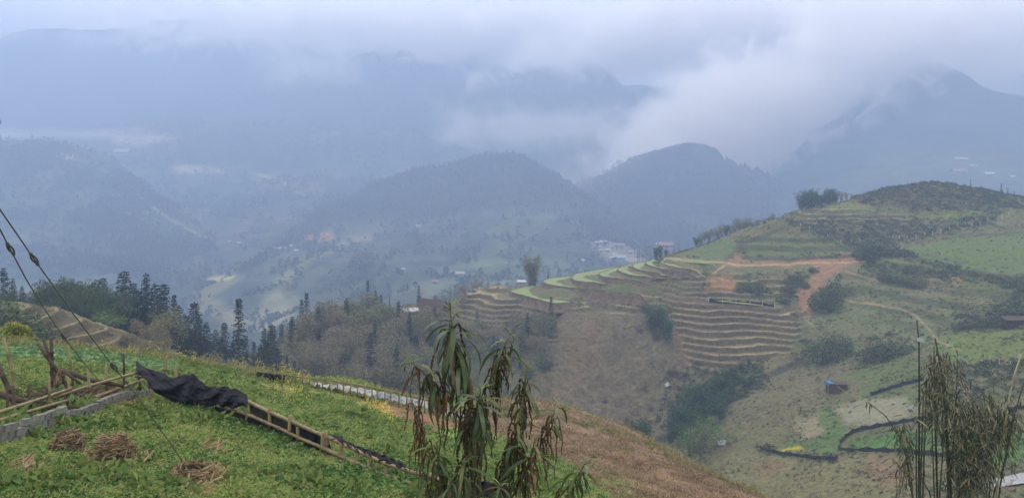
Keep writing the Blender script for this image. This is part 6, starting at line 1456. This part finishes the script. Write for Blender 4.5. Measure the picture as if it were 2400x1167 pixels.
stems = [  # ctrl points in photo crop pixels, depth offset, radius, leaves, spikes, red share, size
 ([(465,92),(478,200),(500,330),(535,470),(572,620),(588,800),(590,1000),(606,1190)], 0.0, .008, 34, 24, .05, 1.08, 'up'),
 ([(826,222),(775,300),(735,400),(712,520),(680,680),(650,860),(628,1190)], .25, .006, 20, 26, .1, .85, 'lean'),
 ([(906,395),(893,500),(880,620),(850,780),(800,950),(720,1190)], .12, .006, 20, 16, .1, .85, 'up'),
 ([(190,420),(250,405),(310,455),(380,520),(450,600),(520,720),(575,900),(600,1190)], -.12, .006, 20, 20, .25, .9, 'arch'),
 ([(640,556),(628,620),(612,720),(600,860),(598,1190)], -.28, .007, 28, 22, .25, 1.0, 'up'),
 ([(1110,655),(1062,665),(1030,740),(985,860),(900,1000),(760,1190)], .05, .005, 10, 18, .5, .75, 'arch'),
 ([(1262,965),(1225,975),(1185,1040),(1120,1110),(1050,1200)], -.05, .005, 16, 14, .3, .85, 'arch'),
 ([(392,850),(400,930),(420,1020),(470,1190)], -.2, .006, 18, 10, .2, .8, 'up'),
 ([(852,690),(842,760),(820,880),(770,1020),(690,1200)], .0, .006, 12, 26, .6, .8, 'up'),
 ([(945,830),(935,880),(905,980),(850,1100),(790,1200)], -.1, .006, 16, 24, .6, .85, 'up'),
 ([(300,1010),(330,1040),(400,1090),(470,1200)], -.15, .006, 18, 6, .3, .85, 'arch'),
 ([(540,960),(548,1020),(570,1100),(600,1200)], -.35, .006, 16, 8, .3, .85, 'up'),
 ([(748,1090),(740,1130),(720,1200)], -.3, .005, 14, 3, .2, .7, 'up'),
 ([(470,1070),(478,1120),(500,1200)], -.32, .005, 12, 2, .1, .6, 'up'),
 ([(262,640),(285,720),(320,850),(390,1000),(480,1190)], .1, .005, 2, 24, .95, .7, 'up'),
]
nl_ = ns_ = 0; LEAFS = []
for cp, off, r, nleaf, nspk, red, size, typ in stems:
    pts_ = [rel(P(*z3(a, b_), YW + off * (1 - k / (len(cp) - 1)) ), RP) for k, (a, b_) in enumerate(cp)]
    if cp[-1][1] > 1180: pts_.append(Vector((pts_[-1].x * .4, pts_[-1].y * .4, 0)))
    mb = MB(); n = len(pts_); mb.tube(pts_, [r * (.45 + .75 * k / (n - 1)) for k in range(n)], 6); mb.obj('stem', m_stem, plant_root, True)
    cum = np.r_[0, np.cumsum([(b_ - a).length for a, b_ in zip(pts_[:-1], pts_[1:])])]; A = np.array([tuple(q) for q in pts_])
    at = lambda s: Vector([np.interp(s, cum, A[:, i]) for i in range(3)])
    span = .30 * size if nleaf > 10 else .12
    for k in range(nleaf):
        t = (k + R.random() * .6) / nleaf; s = t * span + .004; p = at(s); az = k * 2.4 + R.uniform(-.4, .4)
        young = t < .14
        kind = 'y' if (young and R.random() < .55) else R.choice(['g0', 'g0', 'g1', 'g2', 'g1'] if typ != 'arch' or R.random() < .7 else ['g1', 'b'])
        if red > .5 and R.random() < .4: kind = 'b'
        v = 3 if young else (R.choice([0, 2, 0]) if t < .35 else R.choice([0, 1, 4, 1]))
        o = link('leaf', leaf_mesh(kind, v), plant_root); o.location = p; LEAFS.append(o)
        pitch = (-.75 + R.uniform(-.3, .3)) if young else (-.35 + 1.2 * t + R.uniform(-.3, .35))
        o.rotation_euler = Euler((R.uniform(-.4, .4), pitch, az)); sc_ = size * R.uniform(.8, 1.1) * (.62 if young else (.85 if t < .3 else 1.0)); o.scale = (sc_,) * 3; nl_ += 1
    s0, s1 = (.10, span * 1.25) if nleaf > 2 else (.0, .16)
    for k in range(nspk):
        s = s0 + (s1 + .12 - s0) * (k + R.random()) / nspk; p = at(s); v = R.choice([0, 1, 1, 2, 3, 2, 4] if k % 2 else [0, 1, 3])
        o = link('flower_spike', spike_mesh(v, R.random() < red * .45), plant_root); o.location = p; sc_ = size * R.uniform(.75, 1.1)
        o.rotation_euler = (R.uniform(-.1, .1), R.uniform(-.1, .1), R.uniform(0, 2 * PI)); o.scale = (sc_ * R.uniform(.8, 1.6),) * 2 + (sc_,); ns_ += 1
# further leaves past the individually built ones
mb = MB()
for o in LEAFS:
    for rep in range(R.choice([1, 1, 2])):
        if o.data.materials[0] == m_ly: continue
        L_, W_, d_ = R.choice([(.20, .020, 1.8), (.15, .017, 2.6), (.22, .023, 1.1), (.12, .014, 2.2)]); vs, fs = leaf_blade(L_, W_, d_, R.randrange(50), .35, 6)
        M = np.array(Euler((R.uniform(-.5, .5), R.uniform(-.1, 1.2), R.uniform(0, 6.28))).to_matrix()) * o.scale[0] * R.uniform(.7, 1.0)
        mb.add(np.array(vs) @ M.T + np.array(o.location) + np.array([R.uniform(-.01, .01), R.uniform(-.01, .01), -R.uniform(0, .07)]), fs, R.choice([0, 0, 1, 1, 2, 3]) if rep else 0)
fo = mb.obj('foliage', m_lg + [m_lb], plant_root, True); fo['kind'] = 'stuff'

# ---------------------------------------------------------------- near bamboo at the lower right
YB = 12.0
z4 = lambda a, b_: (1900 + a / 2.498, 700 + b_ / 2.498)
gb = G(2230, YB); bz = float(fg_h(np.array([gb[0]]), np.array([YB]))[0]); bz = min(bz, P(0, 1230, YB)[2])
bam = empty('bamboo_clump', (gb[0], YB, bz), 'tall near bamboo with withered hanging leaves at the lower right', 'bamboo'); RB = Vector(bam.location)
m_nc = mat('near_culm', col=srgb(42,48,34), var=.4, scale=8, rough=.6, spec=.3); m_nd = mat('near_culm_pale', col=srgb(120,120,88), var=.35, scale=8, rough=.6)
CU = [([(622,125),(634,240),(636,600),(634,1170)], .014, m_nc, 0), ([(722,280),(724,500),(732,800),(742,1170)], .014, m_nc, .2), ([(728,230),(750,330),(775,500),(790,700),(800,900),(806,1170)], .016, m_nc, -.1), ([(680,495),(668,800),(655,1170)], .012, m_nc, .1), ([(660,535),(655,750),(640,1170)], .012, m_nc, -.2),
      ([(778,460),(785,600),(800,800),(822,1170)], .018, m_nc, .15), ([(858,355),(856,500),(846,700),(826,1000),(815,1170)], .011, m_nc, .3), ([(620,760),(618,900),(620,1170)], .012, m_nc, 0), ([(710,760),(716,900),(724,1170)], .010, m_nc, .1), ([(780,780),(770,950),(752,1170)], .012, m_nc, -.1), ([(845,700),(832,900),(800,1170)], .012, m_nc, 0),
      ([(1232,325),(1190,450),(1165,560),(1150,640),(1120,900),(1098,1060),(1090,1170)], .013, m_nd, -.2), ([(1262,450),(1215,600),(1190,700),(1150,880),(1118,1030),(1100,1170)], .012, m_nc, .1), ([(335,605),(400,640),(450,700),(490,745),(530,850),(565,940),(590,1060),(600,1170)], .009, m_nc, -.3), ([(500,760),(545,850),(566,950),(575,1060),(598,1170)], .009, m_nc, 0),
      ([(640,1030),(690,1100),(705,1170)], .010, m_nc, 0), ([(1170,850),(1140,960),(1090,1080),(1060,1170)], .011, m_nc, .2), ([(1050,930),(1052,1050),(1046,1170)], .012, m_nc, 0), ([(930,760),(900,900),(870,1170)], .011, m_nc, .2)]
for cp, r, m, off in CU:
    ps = [rel(P(*z4(a, b_), YB + off), RB) for a, b_ in cp]; e = ps[-1]; ps.append(Vector((e.x * .6, e.y * .5, -.1))); pole('culm', ps, r * .7, r * 1.45, bam, m)
o = link('culm_tag', None) if False else None
mb = MB(); mb.box(rel(P(*z4(645, 242), YB - .02), RB), (.045, .01, .025), Matrix.Rotation(.3, 3, 'Y')); q = mb.obj('culm_tag', m_white, bam); q['label'] = 'white scrap tied to the tallest culm'
m_bl = [mat('withered_leaf', col=srgb(84,84,66), var=.3, scale=10, rough=.7, trans=.25, var2=.3), mat('dull_leaf', col=srgb(54,64,48), var=.3, scale=10, rough=.7, trans=.25, var2=.3), mat('buff_leaf', col=srgb(112,108,88), var=.3, scale=10, rough=.7, trans=.25, var2=.2)]
BL = []
for k, m in enumerate(m_bl):
    for v in range(3):
        vs, fs = leaf_blade([.14, .12, .165][v], [.02, .017, .022][v], [.9, 1.6, .5][v], 20 + v, .15, 4); BL.append(mesh('leaf', np.array(vs), fs, m, True))
masses = [((765,400),(45,50),190,.1), ((735,480),(40,50),90,.1), ((800,560),(60,70),200,0), ((790,700),(70,70),230,0), ((720,610),(30,60),60,0), ((1010,660),(75,50),230,.1), ((1060,780),(80,80),420,0), ((960,860),(80,90),380,0), ((900,980),(60,90),260,-.1), ((1130,680),(40,40),90,0), ((530,790),(32,40),90,-.2), ((560,880),(25,50),60,0), ((700,560),(25,60),50,.1), ((1010,960),(60,70),220,0), ((940,1070),(70,60),240,0), ((870,820),(40,80),140,0), ((1160,760),(30,50),60,0), ((560,1000),(40,60),60,0), ((335,610),(8,6),6,-.3)]
allp = []
for (cx, cy_), (sx, sy), n, off in masses:
    for k in range(int(n * .95)):
        a, b_ = z4(cx + R.gauss(0, sx), cy_ + R.gauss(0, sy)); allp.append(rel(P(a, b_, YB + off + R.gauss(0, .3)), RB))
R.shuffle(allp); allp.sort(key=lambda q: q.y + R.gauss(0, .15))
def lrot(): return Euler((R.uniform(-.8, .8), R.uniform(.3, 1.45), R.uniform(0, 2 * PI)))
for p in allp[:290]:
    o = link('leaf', R.choice(BL[:6] + BL[3:6] + BL), bam); o.location = p; o.rotation_euler = lrot(); s = R.uniform(.7, 1.15); o.scale = (s, s, s)
V = []; Fq = []; MI = []; src = [(np.array([v.co[:] for v in me.vertices]), [tuple(f.vertices) for f in me.polygons], i // 3) for i, me in enumerate(BL)]
mb = MB(); tw = MB()
for p in allp[290:]:
    v, f, mi = src[R.choice([0, 1, 2, 3, 4, 5, 3, 4, 5, 3, 4, 5, 6, 7, 8])]; M = np.array(lrot().to_matrix()); s = R.uniform(.7, 1.15); mb.add((v * s) @ M.T + np.array(p), f, mi)
fo = mb.obj('foliage', m_bl, bam, True); fo['kind'] = 'stuff'
for k in range(0, len(allp), 5):
    p = allp[k]; d = Vector((R.uniform(-.25, .25), R.uniform(-.2, .2), R.uniform(-.35, -.05))); tw.tube([p, p + d * .5 + Vector((0, 0, .02)), p + d], [.002, .003, .004], 3, cap=False)
t_ = tw.obj('twigs', m_nc, bam); t_['kind'] = 'stuff'
